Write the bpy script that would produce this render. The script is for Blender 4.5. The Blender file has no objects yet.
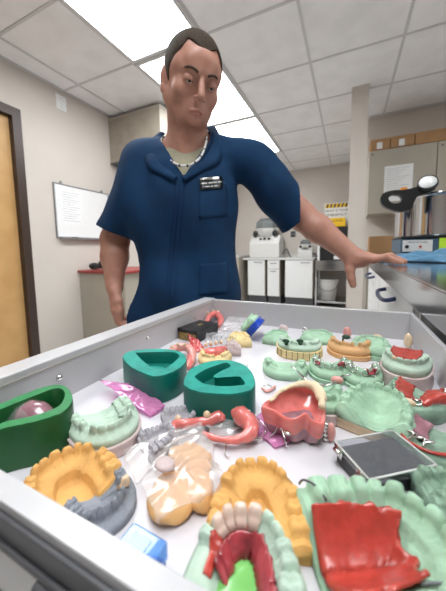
import bpy, bmesh, math, random
import numpy as np
from mathutils import Vector, Matrix, noise
random.seed(7)
C = bpy.context.scene.collection
PI = math.pi
# ---------------------------------------------------------------- camera geometry
F, PX, PY = 269.0, 223.0, 276.0
PIT, ROL, YAW, EYE = math.radians(5.5), math.radians(0.9), math.radians(24.9), 1.05
fw = Vector((-math.sin(YAW)*math.cos(PIT), math.cos(YAW)*math.cos(PIT), -math.sin(PIT)))
r0 = Vector((math.cos(YAW), math.sin(YAW), 0)); u0 = r0.cross(fw)
rt = r0*math.cos(ROL)-u0*math.sin(ROL); up = u0*math.cos(ROL)+r0*math.sin(ROL)
def ray(x, y): return fw+rt*((x-PX)/F)+up*((PY-y)/F)
def at_z(x, y, z):
    d = ray(x, y); return d*((z-EYE)/d.z)+Vector((0, 0, EYE))
def depth(p): return (p-Vector((0, 0, EYE))).dot(fw)
def loc_b(x, y, b):          # point in the figure's frame (right, away, up from the floor)
    d = ray(x, y); a_ = d.dot(r0); b_ = d.x*-math.sin(YAW)+d.y*math.cos(YAW)
    k = b/b_; return np.array([a_*k, b, d.z*k+EYE])

cam = bpy.data.objects.new('camera', bpy.data.cameras.new('camera')); C.objects.link(cam)
bpy.context.scene.camera = cam
cam.matrix_world = Matrix.Translation((0, 0, EYE)) @ Matrix((rt, up, -fw)).transposed().to_4x4()
cd = cam.data; cd.sensor_width = 36; cd.sensor_fit = 'AUTO'; cd.lens = F/591*36
cd.shift_y = -(295.5-PY)/591; cd.clip_start = .01
cd.dof.use_dof = True; cd.dof.focus_distance = .33; cd.dof.aperture_fstop = 9

# ---------------------------------------------------------------- materials
def nm(name):
    m = bpy.data.materials.new(name); m.use_nodes = True
    return m, m.node_tree.nodes, m.node_tree.links, m.node_tree.nodes['Principled BSDF']
def mat(name, col, rough=.6, metal=0, var=.06, scale=40, bump=0, bscale=None, coat=0, sss=0, spec=.5, sub=None):
    m, N, L, b = nm(name)
    b.inputs['Roughness'].default_value = rough; b.inputs['Metallic'].default_value = metal
    b.inputs['Coat Weight'].default_value = coat; b.inputs['Coat Roughness'].default_value = .08
    b.inputs['Specular IOR Level'].default_value = spec
    tc = N.new('ShaderNodeTexCoord')
    nz = N.new('ShaderNodeTexNoise'); nz.inputs['Scale'].default_value = scale; nz.inputs['Detail'].default_value = 5
    L.new(tc.outputs['Object'], nz.inputs['Vector'])
    mx = N.new('ShaderNodeMix'); mx.data_type = 'RGBA'
    c2 = sub if sub else tuple(max(0, c*(1-var*2.2)) for c in col)
    mx.inputs[6].default_value = (*c2, 1); mx.inputs[7].default_value = (*col, 1)
    rp = N.new('ShaderNodeMapRange'); rp.inputs[1].default_value = .35; rp.inputs[2].default_value = .6
    L.new(nz.outputs['Fac'], rp.inputs[0]); L.new(rp.outputs[0], mx.inputs[0]); L.new(mx.outputs[2], b.inputs['Base Color'])
    if sss:
        b.inputs['Subsurface Weight'].default_value = sss; b.inputs['Subsurface Radius'].default_value = (1, .4, .25)
        b.inputs['Subsurface Scale'].default_value = .006
    if bump:
        n2 = N.new('ShaderNodeTexNoise'); n2.inputs['Scale'].default_value = bscale or scale*5; n2.inputs['Detail'].default_value = 4
        L.new(tc.outputs['Object'], n2.inputs['Vector'])
        bp = N.new('ShaderNodeBump'); bp.inputs['Strength'].default_value = bump; bp.inputs['Distance'].default_value = .001
        L.new(n2.outputs['Fac'], bp.inputs['Height']); L.new(bp.outputs['Normal'], b.inputs['Normal'])
    return m
def emis(name, col, s):
    m, N, L, b = nm(name)
    b.inputs['Base Color'].default_value = (*col, 1); b.inputs['Emission Color'].default_value = (*col, 1)
    b.inputs['Emission Strength'].default_value = s
    return m
def clear(name, tint, gloss=.12, rough=.08, haze=.0, hazecol=(1, 1, 1)):
    m, N, L, b = nm(name); N.remove(b); out = N['Material Output']
    tr = N.new('ShaderNodeBsdfTransparent'); tr.inputs[0].default_value = (*tint, 1)
    gl = N.new('ShaderNodeBsdfGlossy'); gl.inputs['Roughness'].default_value = rough
    df = N.new('ShaderNodeBsdfDiffuse'); df.inputs[0].default_value = (*hazecol, 1)
    fr = N.new('ShaderNodeLayerWeight'); fr.inputs[0].default_value = .5
    pw = N.new('ShaderNodeMath'); pw.operation = 'POWER'; pw.inputs[1].default_value = 3.0; L.new(fr.outputs['Facing'], pw.inputs[0])
    ad = N.new('ShaderNodeMath'); ad.operation = 'MULTIPLY_ADD'; ad.inputs[1].default_value = .55; ad.inputs[2].default_value = gloss*.5; ad.use_clamp = True
    L.new(pw.outputs[0], ad.inputs[0])
    m0 = N.new('ShaderNodeMixShader'); m0.inputs[0].default_value = haze
    L.new(tr.outputs[0], m0.inputs[1]); L.new(df.outputs[0], m0.inputs[2])
    m1 = N.new('ShaderNodeMixShader'); L.new(ad.outputs[0], m1.inputs[0]); L.new(m0.outputs[0], m1.inputs[1]); L.new(gl.outputs[0], m1.inputs[2])
    L.new(m1.outputs[0], out.inputs['Surface'])
    return m

M = dict(
    wall=mat('wall_paint', (.60, .545, .495), .85, var=.02, scale=3, bump=.15, bscale=250),
    ceiling=mat('ceiling_tile', (.88, .87, .87), .9, var=.03, scale=6, bump=.4, bscale=300),
    tbar=mat('ceiling_bar', (.62, .61, .61), .6, var=.02),
    floor=mat('speckled_floor', (.72, .71, .69), .5, var=.16, scale=220, bump=.1),
    door=mat('door_wood', (.56, .33, .13), .45, var=.06, scale=6, sub=(.50, .285, .105)),
    lightmetal=mat('light_grey_frame', (.30, .30, .31), .4, metal=.4, var=.03),
    paleblue=mat('pale_blue_card', (.50, .66, .80), .5, var=.03),
    frame=mat('door_frame_brown', (.045, .026, .02), .4, var=.05),
    white=mat('white_laminate', (.80, .80, .80), .35, var=.01),
    drawer=mat('drawer_enamel', (.54, .53, .545), .3, var=.01, coat=.2),
    liner=mat('drawer_liner', (.66, .635, .67), .35, var=.015, scale=20),
    greymetal=mat('grey_metal', (.13, .13, .14), .45, metal=.5, var=.05),
    rubber=mat('dark_rubber', (.016, .016, .018), .5, var=.1),
    black=mat('black_plastic', (.012, .012, .013), .35, var=.1),
    steel=mat('stainless_steel', (.55, .55, .56), .13, metal=1, var=.03, scale=8),
    chrome=mat('chrome', (.75, .74, .72), .12, metal=1, var=.02),
    cabgrey=mat('cabinet_greige', (.40, .36, .30), .6, var=.02, scale=5),
    bulk=mat('mottled_laminate', (.36, .31, .25), .6, var=.06, scale=9),
    redtop=mat('red_countertop', (.30, .035, .03), .4, var=.05),
    card=mat('cardboard', (.40, .23, .11), .85, var=.05, scale=12),
    paper=mat('paper', (.82, .82, .82), .8, var=.01),
    ink=mat('ink', (.03, .03, .035), .7, var=.05),
    greyink=mat('grey_ink', (.35, .35, .37), .7, var=.05),
    blueh=mat('navy_handle', (.012, .025, .09), .4, var=.05),
    navy=mat('scrub_blue', (.006, .034, .092), .85, var=.10, scale=14, bump=.35, bscale=900, spec=.2),
    navyd=mat('scrub_stitch', (.006, .022, .085), .85, var=.1, spec=.2),
    tee=mat('khaki_tee', (.36, .33, .23), .9, var=.05, scale=60, bump=.4, bscale=500),
    trouser=mat('dark_trousers', (.015, .018, .03), .9, var=.1),
    shoe=mat('black_shoe', (.012, .011, .011), .4, var=.1),
    skin=mat('skin', (.47, .235, .17), .5, var=.05, scale=35, sub=(.42, .195, .14), sss=.15, bump=.12, bscale=500),
    hair=mat('short_brown_hair', (.060, .041, .028), .8, var=.25, scale=260, bump=.9, bscale=700, spec=.2),
    brow=mat('brow_hair', (.07, .038, .022), .8, var=.2, scale=300),
    lip=mat('lip', (.42, .16, .12), .5, var=.05, sss=.1),
    eyew=mat('eye_white', (.62, .57, .53), .2, var=.02),
    iris=mat('iris_brown', (.04, .022, .012), .15, var=.1),
    green=mat('mint_plaster', (.39, .59, .42), .7, var=.09, scale=60, bump=.35, bscale=500),
    greenp=mat('pale_mint_plaster', (.50, .64, .52), .7, var=.09, scale=60, bump=.35, bscale=500),
    sage=mat('sage_plaster', (.28, .42, .31), .7, var=.14, scale=60, bump=.35, bscale=500),
    peach=mat('peach_wax', (.80, .46, .18), .6, var=.05, scale=60, bump=.2),
    yellow=mat('golden_stone', (.74, .40, .12), .75, var=.07, scale=50, bump=.35, bscale=500),
    cream=mat('cream_stone', (.84, .66, .34), .75, var=.07, scale=50, bump=.35, bscale=500),
    ivory=mat('ivory_stone', (.78, .62, .42), .75, var=.05, scale=50, bump=.3, bscale=500),
    tan=mat('tan_stone', (.76, .43, .20), .75, var=.08, scale=50, bump=.35, bscale=500),
    greyp=mat('grey_plaster', (.27, .29, .33), .75, var=.12, scale=60, bump=.35, bscale=500),
    greypw=mat('warm_grey_plaster', (.40, .38, .41), .75, var=.1, scale=60, bump=.35, bscale=500),
    lilac=mat('pale_pink_plaster', (.62, .49, .48), .7, var=.06, scale=60, bump=.25, bscale=500),
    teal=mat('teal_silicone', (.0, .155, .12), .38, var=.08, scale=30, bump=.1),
    tealtop=mat('teal_silicone_lit_top', (.008, .32, .255), .5, var=.1, scale=80, bump=.3),  # paler than the mold sides: light falling on the top, put into the colour
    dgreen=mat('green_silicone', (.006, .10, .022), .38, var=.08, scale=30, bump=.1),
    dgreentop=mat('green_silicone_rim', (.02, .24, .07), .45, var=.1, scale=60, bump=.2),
    red=mat('red_acrylic', (.52, .055, .038), .3, var=.12, scale=120, coat=.3, bump=.3, bscale=300, sss=.15),
    dred=mat('dark_pink_acrylic', (.42, .045, .06), .22, var=.25, scale=90, coat=.6, bump=.2, bscale=300, sss=.15),
    pink=mat('pink_acrylic', (.78, .20, .18), .2, var=.08, scale=100, coat=.7, bump=.1, bscale=200, sss=.2),
    palepink=mat('pale_pink_acrylic', (.80, .36, .32), .3, var=.08, scale=100, coat=.4),
    mauve=mat('mauve_acrylic', (.42, .20, .24), .2, var=.18, scale=70, coat=.6),
    magenta=clear('magenta_film', (.95, .55, .85), .10, .14, .45, (.82, .36, .62)),
    film=clear('clear_film', (.97, .96, .96), .08, .12, .14),
    filmwarm=clear('clear_bag_film', (.98, .96, .95), .05, .10, .12),
    tooth=mat('tooth_enamel', (.80, .60, .40), .3, var=.05, coat=.3),
    wtooth=mat('white_tooth', (.80, .60, .50), .3, var=.05, coat=.3),
    lime=mat('light_green_wax', (.20, .55, .14), .25, var=.08, scale=60, coat=.3),
    wax=mat('dark_green_wax', (.004, .05, .02), .3, var=.1),
    blue=mat('blue_plastic', (.004, .06, .50), .35, var=.05, coat=.2),
    clearblue=clear('clear_blue_plastic', (.45, .68, .98), .12, .05, .35, (.20, .45, .90)),
    foam=mat('charcoal_foam', (.045, .05, .062), .8, var=.25, scale=300),
    casepl=clear('clear_lid_plastic', (.93, .94, .96), .10, .06, .03),
    gold=mat('gold_label', (.32, .20, .05), .45, var=.2, scale=200),
    yell=mat('yellow_plastic', (.90, .55, .01), .4, var=.03),
    sticky=mat('lime_sticky_note', (.48, .74, .03), .7, var=.03),
    towel=mat('blue_towel', (.08, .20, .32), .9, var=.1, scale=60, bump=.6, bscale=400),
    panelblue=mat('blue_grey_metal', (.05, .10, .15), .4, var=.03),
    machine=mat('machine_white', (.66, .65, .63), .4, var=.02),
    smoke=mat('grey_dome', (.16, .18, .18), .25, var=.03, coat=.3),
    orange=mat('orange_plastic', (.75, .28, .03), .4, var=.03),
    bucket=mat('bucket_white', (.68, .67, .65), .45, var=.02),
    wbeads=mat('white_beads', (.70, .68, .66), .35, var=.03),
    diffuser=emis('lamp_diffuser', (.94, .98, 1.0), 5.6),
)

# ---------------------------------------------------------------- object helpers
def tag(o, label=None, cat=None, group=None, kind=None):
    if label: o['label'] = label
    if cat: o['category'] = cat
    if group: o['group'] = group
    if kind: o['kind'] = kind
    return o
def thing(name, label, cat, loc=(0, 0, 0), rz=0, group=None):
    o = bpy.data.objects.new(name, None); C.objects.link(o); o.empty_display_size = .05
    o.location = loc; o.rotation_euler = (0, 0, rz)
    return tag(o, label, cat, group)
def link(name, me, parent=None, mats=None, smooth=True, loc=None):
    for p in me.polygons: p.use_smooth = smooth
    if mats is not None:
        for m in (mats if isinstance(mats, (list, tuple)) else [mats]): me.materials.append(m)
    o = bpy.data.objects.new(name, me); C.objects.link(o)
    if parent: o.parent = parent
    if loc is not None: o.location = loc
    return o
def obj(name, bm, m, parent=None, smooth=False, loc=None, bevel=0, auto=True):
    bmesh.ops.recalc_face_normals(bm, faces=bm.faces)
    me = bpy.data.meshes.new(name); bm.to_mesh(me); bm.free()
    o = link(name, me, parent, m, smooth, loc)
    if bevel:
        b = o.modifiers.new('b', 'BEVEL'); b.width = bevel; b.segments = 3; b.limit_method = 'ANGLE'; b.angle_limit = .6
        for p in me.polygons: p.use_smooth = True
        w = o.modifiers.new('w', 'WEIGHTED_NORMAL')
    return o
def box(bm, x0, x1, y0, y1, z0, z1, mi=0):
    v = [bm.verts.new((x, y, z)) for x in (x0, x1) for y in (y0, y1) for z in (z0, z1)]
    for f in ((0, 1, 3, 2), (4, 6, 7, 5), (0, 4, 5, 1), (2, 3, 7, 6), (0, 2, 6, 4), (1, 5, 7, 3)):
        bm.faces.new([v[i] for i in f]).material_index = mi
    return v
def B(*a): bm = bmesh.new(); box(bm, *a); return bm
def boxes(L):
    bm = bmesh.new()
    for a in L: box(bm, *a)
    return bm
def struct(name, bm, m): return tag(obj(name, bm, m), kind='structure')
def lathe(bm, prof, n=32, cx=0, cy=0, mi=0):
    rings = []
    for r, z in prof:
        rings.append([bm.verts.new((cx+r*math.cos(2*PI*i/n), cy+r*math.sin(2*PI*i/n), z)) for i in range(n)])
    for a, b in zip(rings, rings[1:]):
        for i in range(n): bm.faces.new((a[i], a[(i+1) % n], b[(i+1) % n], b[i])).material_index = mi
    bm.faces.new(rings[0][::-1]); bm.faces.new(rings[-1])
def tube(bm, pts, r, n=8, closed=False):
    pts = [Vector(p) for p in pts]; rings = []; prev = None
    for i, p in enumerate(pts):
        if closed: t = pts[(i+1) % len(pts)]-pts[i-1]
        else: t = pts[min(i+1, len(pts)-1)]-pts[max(i-1, 0)]
        t.normalize()
        a = prev if prev is not None else (Vector((0, 0, 1)) if abs(t.z) < .9 else Vector((1, 0, 0)))
        a = (a-t*a.dot(t)).normalized(); prev = a; b = t.cross(a)
        rr = r[i] if isinstance(r, (list, tuple)) else r
        rings.append([bm.verts.new(p+a*rr*math.cos(2*PI*k/n)+b*rr*math.sin(2*PI*k/n)) for k in range(n)])
    rg = list(zip(rings, rings[1:]))
    if closed: rg.append((rings[-1], rings[0]))
    for a, b in rg:
        for k in range(n): bm.faces.new((a[k], a[(k+1) % n], b[(k+1) % n], b[k]))
    if not closed: bm.faces.new(rings[0][::-1]); bm.faces.new(rings[-1])
def smooth_pts(P, per=6, closed=True):
    P = [Vector(p) for p in P]; n = len(P); out = []
    for i in range(n if closed else n-1):
        if closed: a, b, c, d = P[i-1], P[i], P[(i+1) % n], P[(i+2) % n]
        else: a, b, c, d = P[max(i-1, 0)], P[i], P[i+1], P[min(i+2, n-1)]
        for k in range(per):
            t = k/per
            out.append(.5*((2*b)+(c-a)*t+(2*a-5*b+4*c-d)*t*t+(3*b-a-3*c+d)*t**3))
    if not closed: out.append(P[-1])
    return out
def ell(bm, c, r, seg=16, rings=10, rot=None):
    m = Matrix.Translation(c) @ (rot.to_4x4() if rot else Matrix.Identity(4)) @ Matrix.Diagonal((*r, 1))
    bmesh.ops.create_uvsphere(bm, u_segments=seg, v_segments=rings, radius=1, matrix=m)
def text(name, s, size, m, parent, loc, rot, ext=.0):
    cu = bpy.data.curves.new(name, 'FONT'); cu.body = s; cu.size = size; cu.align_x = 'CENTER'; cu.align_y = 'CENTER'; cu.extrude = ext
    t = bpy.data.objects.new(name, cu); C.objects.link(t)
    dg = bpy.context.evaluated_depsgraph_get(); me = bpy.data.meshes.new_from_object(t.evaluated_get(dg))
    bpy.data.objects.remove(t)
    me.materials.clear()
    o = link(name, me, parent, m, False); o.location = loc; o.rotation_euler = rot
    return o

# ---------------------------------------------------------------- ROOM
E_ = EYE; CZ = EYE+1.5
XL, XR, YB, YN, YR = -2.45, 2.9, 5.4, -2.3, 3.7
struct('floor', B(XL-.1, XR+.1, YN-.1, YB+.1, -.1, 0), M['floor'])
struct('ceiling', B(XL-.1, XR+.1, YN-.1, YB+.1, CZ, CZ+.1), M['ceiling'])
struct('wall_left', boxes([(XL-.12, XL, YN, .42, 0, CZ), (XL-.12, XL, 1.36, YB, 0, CZ), (XL-.12, XL, .42, 1.36, E_+1.10, CZ)]), M['wall'])
struct('wall_back', B(XL, .3, YB, YB+.1, 0, CZ), M['wall'])
struct('wall_right', B(XR, XR+.1, YN, YR, 0, CZ), M['wall'])
struct('wall_near', B(XL, XR, YN-.1, YN, 0, CZ), M['wall'])
struct('wall_alcove', boxes([(.16, XR, YR, YR+.12, 0, CZ), (.16, .3, YR+.12, YB, 0, CZ)]), M['wall'])
struct('trim_1', B(-.005, .140, 2.95, 3.09, 0, CZ), M['wall'])     # the free-standing post
# suspended grid
gx = [.325-.641*k for k in range(-4, 5)]; gy = [1.80+.62*k for k in range(-6, 6)]
bm = bmesh.new()
for x in gx:
    if XL < x < XR: box(bm, x-.009, x+.009, YN, YB, CZ-.006, CZ)
for y in gy: box(bm, XL, XR, y-.009, y+.009, CZ-.0055, CZ)
for a in ((XL, XL+.02, YN, YB), (XL, .3, YB-.02, YB), (.16, XR, YR-.02, YR)): box(bm, *a, CZ-.01, CZ)
struct('trim_2', bm, M['tbar'])
# door in the left wall
struct('trim_3', boxes([(XL-.12, XL+.02, 1.335, 1.40, 0, E_+1.153), (XL-.12, XL+.02, .37, .435, 0, E_+1.153), (XL-.12, XL+.02, .435, 1.335, E_+1.085, E_+1.153)]), M['frame'])
d = struct('door_1', B(XL-.07, XL-.03, .437, 1.333, .01, E_+1.083), M['door'])
bm = bmesh.new(); tube(bm, [(XL-.03, .52, .98), (XL+.03, .52, .98), (XL+.035, .53, .98), (XL+.035, .63, .98)], .009); obj('door_handle', bm, M['chrome'], d, True)
struct('baseboard_left', B(XL, XL+.012, 1.40, YB, 0, .1), M['frame'])
struct('baseboard_back', B(XL, .16, YB-.012, YB, 0, .1), M['frame'])

def ceil_light(x0, y0, label, group=None, n='ceiling_light'):
    t = thing(n, label, 'ceiling light', (x0+.3205, y0+.62, CZ), 0, group)
    obj('diffuser', B(-.285, .285, -.585, .585, -.008, -.004), M['diffuser'], t)
    obj('frame', boxes([(-.315, -.285, -.615, .615, -.014, 0), (.285, .315, -.615, .615, -.014, 0), (-.285, .285, -.615, -.585, -.014, 0), (-.285, .285, .585, .615, -.014, 0)]), M['tbar'], t)
    return t
g0 = 'lit panels in the suspended ceiling'
ceil_light(-1.598, .56, 'lit ceiling panel at the top left of the picture, nearest of the row', g0)
ceil_light(-1.598, 1.80, 'lit ceiling panel right behind the man\'s head', g0)
ceil_light(-1.598, 3.04, 'lit ceiling panel above the man\'s shoulder, farthest of the row', g0)
for x, y in ((-.316, -.68), (1.607, .56)):  # unseen panels, added to light the drawer and the man's face
    ceil_light(x, y, 'added ceiling panel out of the picture, lighting the drawer and the man', 'added panels out of the picture')

# ---- things on the left wall
t = thing('whiteboard', 'white marker board with thin grey frame on the left wall', 'whiteboard', (XL, 1.94, E_+.385))
obj('board', B(0, .012, -.30, .30, -.235, .245), M['white'], t)
obj('frame', boxes([(0, .018, -.308, -.30, -.243, .253), (0, .018, .30, .308, -.243, .253), (0, .018, -.30, .30, .245, .253), (0, .018, -.30, .30, -.243, -.235)]), M['lightmetal'], t)
obj('tray', B(0, .05, -.28, .28, -.256, -.246), M['lightmetal'], t)
for y in (-.24, .22): obj('hanger', B(0, .012, y, y+.02, .253, .278), M['lightmetal'], t)
p = thing('paper_sheet', 'printed paper sheet taped to the upper left of the whiteboard', 'paper', (XL+.0135, 1.79, E_+.43))
obj('sheet', B(0, .001, -.10, .11, -.16, .16), M['paper'], p)
bm = bmesh.new()
for k in range(13): box(bm, .0011, .0014, -.085, .095-.03*((k*7) % 3), .135-.022*k, .138-.022*k)
obj('printed_lines', bm, M['greyink'], p)
t = tag(obj('marker_pen', B(0, .02, -.03, .03, 0, .016), M['black'], bevel=.005, loc=(XL+.02, 1.80, E_+.134)), 'small black marker on the whiteboard tray', 'marker')
t = thing('switch_plate', 'small blank white plate high on the left wall', 'wall plate', (XL, 1.77, E_+1.38))
obj('plate', B(0, .008, -.05, .05, -.065, .065), M['white'], t, bevel=.003)
for z in (-.04, .04): obj('screw', B(.008, .0095, -.004, .004, z-.004, z+.004), M['chrome'], t)

t = thing('wall_cabinet', 'mottled beige box cabinet hung high under the ceiling behind the man\'s shoulder', 'cabinet', (-2.08, 2.6, E_+.99))
obj('body', B(-.368, .33, -.28, .38, 0, .45), M['bulk'], t)
obj('top_trim', B(-.368, .335, -.285, .38, .45, .475), M['cabgrey'], t)
obj('bottom_shade', B(-.368, .335, -.285, .38, -.018, 0), M['greymetal'], t)  # dark slab standing in for the shadow under the cabinet
t = thing('low_cabinet', 'beige base cabinet with a dark red top in the left corner', 'cabinet', (-2.13, 2.1, 0))
obj('body', B(-.318, .28, -.26, .35, .08, E_-.205), M['cabgrey'], t)
obj('countertop', B(-.318, .30, -.28, .36, E_-.205, E_-.178), M['redtop'], t, bevel=.004)
obj('toe_kick', B(-.318, .26, -.22, .35, 0, .08), M['rubber'], t)
t = thing('desk_phone', 'black rounded gadget lying on the red cabinet top', 'gadget', (-2.26, 1.96, E_-.177), .1)
bm = bmesh.new(); ell(bm, (.06, 0, .055), (.10, .06, .055)); obj('body', bm, M['black'], t, True)
bm = bmesh.new(); ell(bm, (-.09, -.01, .035), (.065, .04, .034)); obj('earpiece', bm, M['rubber'], t, True)
bm = bmesh.new(); tube(bm, smooth_pts([(-.1, -.02, .012), (-.03, -.05, .02), (.05, -.06, .03), (.1, -.02, .05)], 4, False), .01); obj('cord', bm, M['black'], t, True)

# ---- bench along the back wall
def hpull(parent, x0, x1, y, z, m, n='handle', r=.006):
    bm = bmesh.new(); tube(bm, [(x0, y, z), (x0, y-.03, z), (x1, y-.03, z), (x1, y, z)], r); return obj(n, bm, m, parent)
yf = 4.78
t = thing('worktop', 'pale grey worktop along the back wall', 'worktop', (-1.12, 5.1, E_-.19))
obj('slab', B(-.68, .60, -.33, .29, 0, .035), M['machine'], t, bevel=.004)
obj('backsplash', B(-.68, .60, .275, .295, .035, .09), M['machine'], t)
def basecab(x0, x1, label, drawer):
    t = thing('base_cabinet', label, 'cabinet', ((x0+x1)/2, 5.1, 0), 0, None)
    w = (x1-x0)/2
    obj('body', B(-w, w, -.30, .28, .19, E_-.192), M['cabgrey'], t)
    obj('toe_kick', B(-w, w, -.24, .28, 0, .19), M['greymetal'], t)
    zt = E_-.20
    if drawer:
        dr = obj('drawer', B(-w+.01, w-.01, -.32, -.30, zt-.15, zt), M['white'], t, bevel=.002); hpull(dr, -.05, .05, -.32, zt-.05, M['greymetal']); zt -= .16
    dd = obj('door', B(-w+.01, w-.01, -.32, -.30, .2, zt), M['white'], t, bevel=.002); hpull(dd, w-.2 if not drawer else -.05, w-.05 if not drawer else .05, -.32, zt-.035, M['greymetal'])
basecab(-1.71, -1.37, 'white door base cabinet under the tall white machine, left end of the back bench', False)
basecab(-1.33, -1.10, 'narrow white base cabinet with a drawer, second on the back bench', True)
basecab(-1.01, -.53, 'wide white door base cabinet in the middle of the back bench', False)
t = thing('side_cabinet', 'greige tall-sided cabinet at the left end of the back bench', 'cabinet', (-2.12, 5.0, 0))
obj('body', B(-.30, .30, -.38, .38, 0, E_-.14), M['cabgrey'], t)
obj('top', B(-.31, .31, -.39, .39, E_-.14, E_-.11), M['machine'], t)
obj('label_strip', B(.12, .16, -.385, -.38, .45, .60), M['sticky'], t)

def trimmer(x, label, s, n='model_trimmer'):
    t = thing(n, label, 'lab machine', (x, 5.08, E_-.153)); 
    bm = bmesh.new()     # wedge body
    pr = [(-.20, 0), (.24, 0), (.24, .40), (-.06, .42), (-.20, .27)]
    a = [bm.verts.new((-.29*s, p[0]*s, p[1]*s)) for p in pr]; b = [bm.verts.new((.29*s, p[0]*s, p[1]*s)) for p in pr]
    bm.faces.new(a); bm.faces.new(b[::-1])
    for i in range(5): bm.faces.new((a[i], b[i], b[(i+1) % 5], a[(i+1) % 5]))
    obj('body', bm, M['machine'], t, bevel=.012*s)
    bm = bmesh.new(); lathe(bm, [(.12*s, .36*s), (.17*s, .42*s), (.23*s, .52*s), (.235*s, .57*s), (.2*s, .6*s)], 8, 0, .02*s); hd = obj('hopper', bm, M['machine'], t, bevel=.01*s)
    bm = bmesh.new(); lathe(bm, [(.232*s, .565*s), (.215*s, .68*s), (.13*s, .75*s), (.03*s, .765*s)], 8, 0, .0); obj('lid', bm, M['smoke'], t, bevel=.01*s)
    for k in (-1, 1):
        bm = bmesh.new(); ell(bm, (k*.19*s, -.12*s, .46*s), (.05*s, .03*s, .06*s)); obj('latch', bm, M['black'], t, True)
    for k in (-1, 0, 1): obj('switch', B(k*.08*s-.022, k*.08*s+.022, -.15*s-.02, -.15*s+.02, .345*s, .375*s), M['black'], t)
    bm = bmesh.new(); tube(bm, smooth_pts([(.28*s, .1, .05), (.36*s, .12, .16*s), (.42*s, .1, .04), (.46*s, .05, .012)], 5, False), .012); obj('hose', bm, M['greymetal'], t, True)
trimmer(-1.42, 'tall white lab machine with grey faceted lid behind the man\'s sleeve', .98)
trimmer(-.70, 'small white lab machine with grey lid in the middle of the back bench', .42)
t = thing('wall_outlet', 'small grey outlet plate on the back wall above the bench', 'outlet', (-.98, YB, E_+.29))
obj('plate', B(-.05, .05, -.01, 0, -.06, .06), M['greymetal'], t, bevel=.003)
for z in (-.03, .03): obj('socket', B(-.02, .02, -.0125, -.01, z-.018, z+.018), M['black'], t)

t = thing('steel_table', 'open stainless table beside the back bench with a lower shelf', 'table', (-.22, 5.05, 0))
obj('tabletop', B(-.28, .30, -.30, .28, E_-.24, E_-.20), M['steel'], t, bevel=.004)
obj('apron', boxes([(-.26, .28, -.29, -.27, E_-.36, E_-.24)]), M['steel'], t)
obj('shelf', B(-.27, .29, -.28, .27, .14, .17), M['steel'], t)
for x in (-.27, .26):
    for y in (-.285, .25): obj('leg', B(x, x+.025, y, y+.025, 0, E_-.24), M['steel'], t)
t = thing('bucket', 'white plastic bucket on the lower shelf of the steel table', 'bucket', (-.30, 5.0, .17))
bm = bmesh.new(); lathe(bm, [(.125, 0), (.165, .30), (.165, .315), (.158, .315), (.158, .30), (.12, .012), (.0, .012)], 32); obj('pail', bm, M['bucket'], t, True)
bm = bmesh.new(); lathe(bm, [(.150, .318), (.172, .318), (.172, .338), (.05, .345)], 32); obj('lid', bm, M['bucket'], t, True)
bm = bmesh.new(); tube(bm, [(.166*math.cos(a), -.02-.15*math.sin(a), .29-.13*math.sin(a)) for a in [PI*k/12 for k in range(13)]], .004); obj('bail', bm, M['greymetal'], t, True)
t = thing('light_cure_box', 'black front box with a white side standing on the steel table', 'appliance', (-.21, 5.0, E_-.20))
obj('body', B(-.22, .27, -.2, .22, .0, .55), M['black'], t, bevel=.006)
obj('side_panel', B(-.255, -.22, -.22, .22, .0, .545), M['white'], t, bevel=.004)
obj('control_strip', B(-.0, .15, -.206, -.2, .02, .08), M['white'], t)
t = thing('yellow_bin', 'yellow plastic box on top of the black appliance', 'box', (-.19, 4.98, E_+.351))
obj('bin', B(-.13, .14, -.1, .1, 0, .15), M['yell'], t, bevel=.015)
obj('lip', B(-.135, .145, -.13, -.1, 0, .07), M['yell'], t, bevel=.008)
text('lettering', 'CAUTION', .045, M['ink'], t, (.0, -.1015, .10), (PI/2, 0, 0))
t = thing('warning_sign', 'white warning sign with yellow and black striped top standing behind the yellow box', 'sign', (-.2, 5.13, E_+.351))
obj('sheet', B(-.19, .19, 0, .006, 0, .43), M['paper'], t)
obj('stripe_band', B(-.18, .18, -.002, 0, .35, .42), M['yell'], t)
bm = bmesh.new()
for k in range(6):
    x = -.17+.06*k; v = [bm.verts.new(q) for q in ((x, -.003, .352), (x+.028, -.003, .352), (x+.052, -.003, .418), (x+.024, -.003, .418))]; bm.faces.new(v)
obj('stripes', bm, M['ink'], t)
text('lettering', 'WHAT IS YOUR', .052, M['ink'], t, (.0, -.002, .30), (PI/2, 0, 0))
text('lettering', 'EMERGENCY', .056, M['ink'], t, (.0, -.002, .225), (PI/2, 0, 0))

# ---- right: overhead cabinets, boxes on top, bench beneath
t = thing('overhead_cabinet', 'greige overhead cabinet with flat doors on the right wall', 'cabinet', (1.2, 3.52, E_+.355))
obj('body', B(-1.02, 1.3, -.15, .178, 0, .665), M['cabgrey'], t)
for a, b in ((-1.02, -.437), (-.430, .15), (.157, .74), (.747, 1.3)):
    dd = obj('door', B(a, b, -.17, -.15, .005, .66), M['cabgrey'], t, bevel=.002)
    bm = bmesh.new(); lathe(bm, [(.006, -.012), (.009, 0), (.009, .003)], 12)
    bmesh.ops.rotate(bm, matrix=Matrix.Rotation(PI/2, 3, 'X'), verts=bm.verts); bmesh.ops.translate(bm, vec=(a+.03, -.18, .62), verts=bm.verts)
    obj('knob', bm, M['greymetal'], dd)
t = thing('notice_sheet', 'white printed notice taped to the overhead cabinet door', 'paper', (.45, 3.348, E_+.66), 0)
obj('sheet', B(-.125, .125, -.001, 0, -.18, .18), M['paper'], t)
bm = bmesh.new()
for k in range(14): box(bm, -.105, .095-.03*((k*5) % 4), -.0016, -.0012, .15-.022*k, .153-.022*k)
obj('printed_lines', bm, M['greyink'], t)
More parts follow.
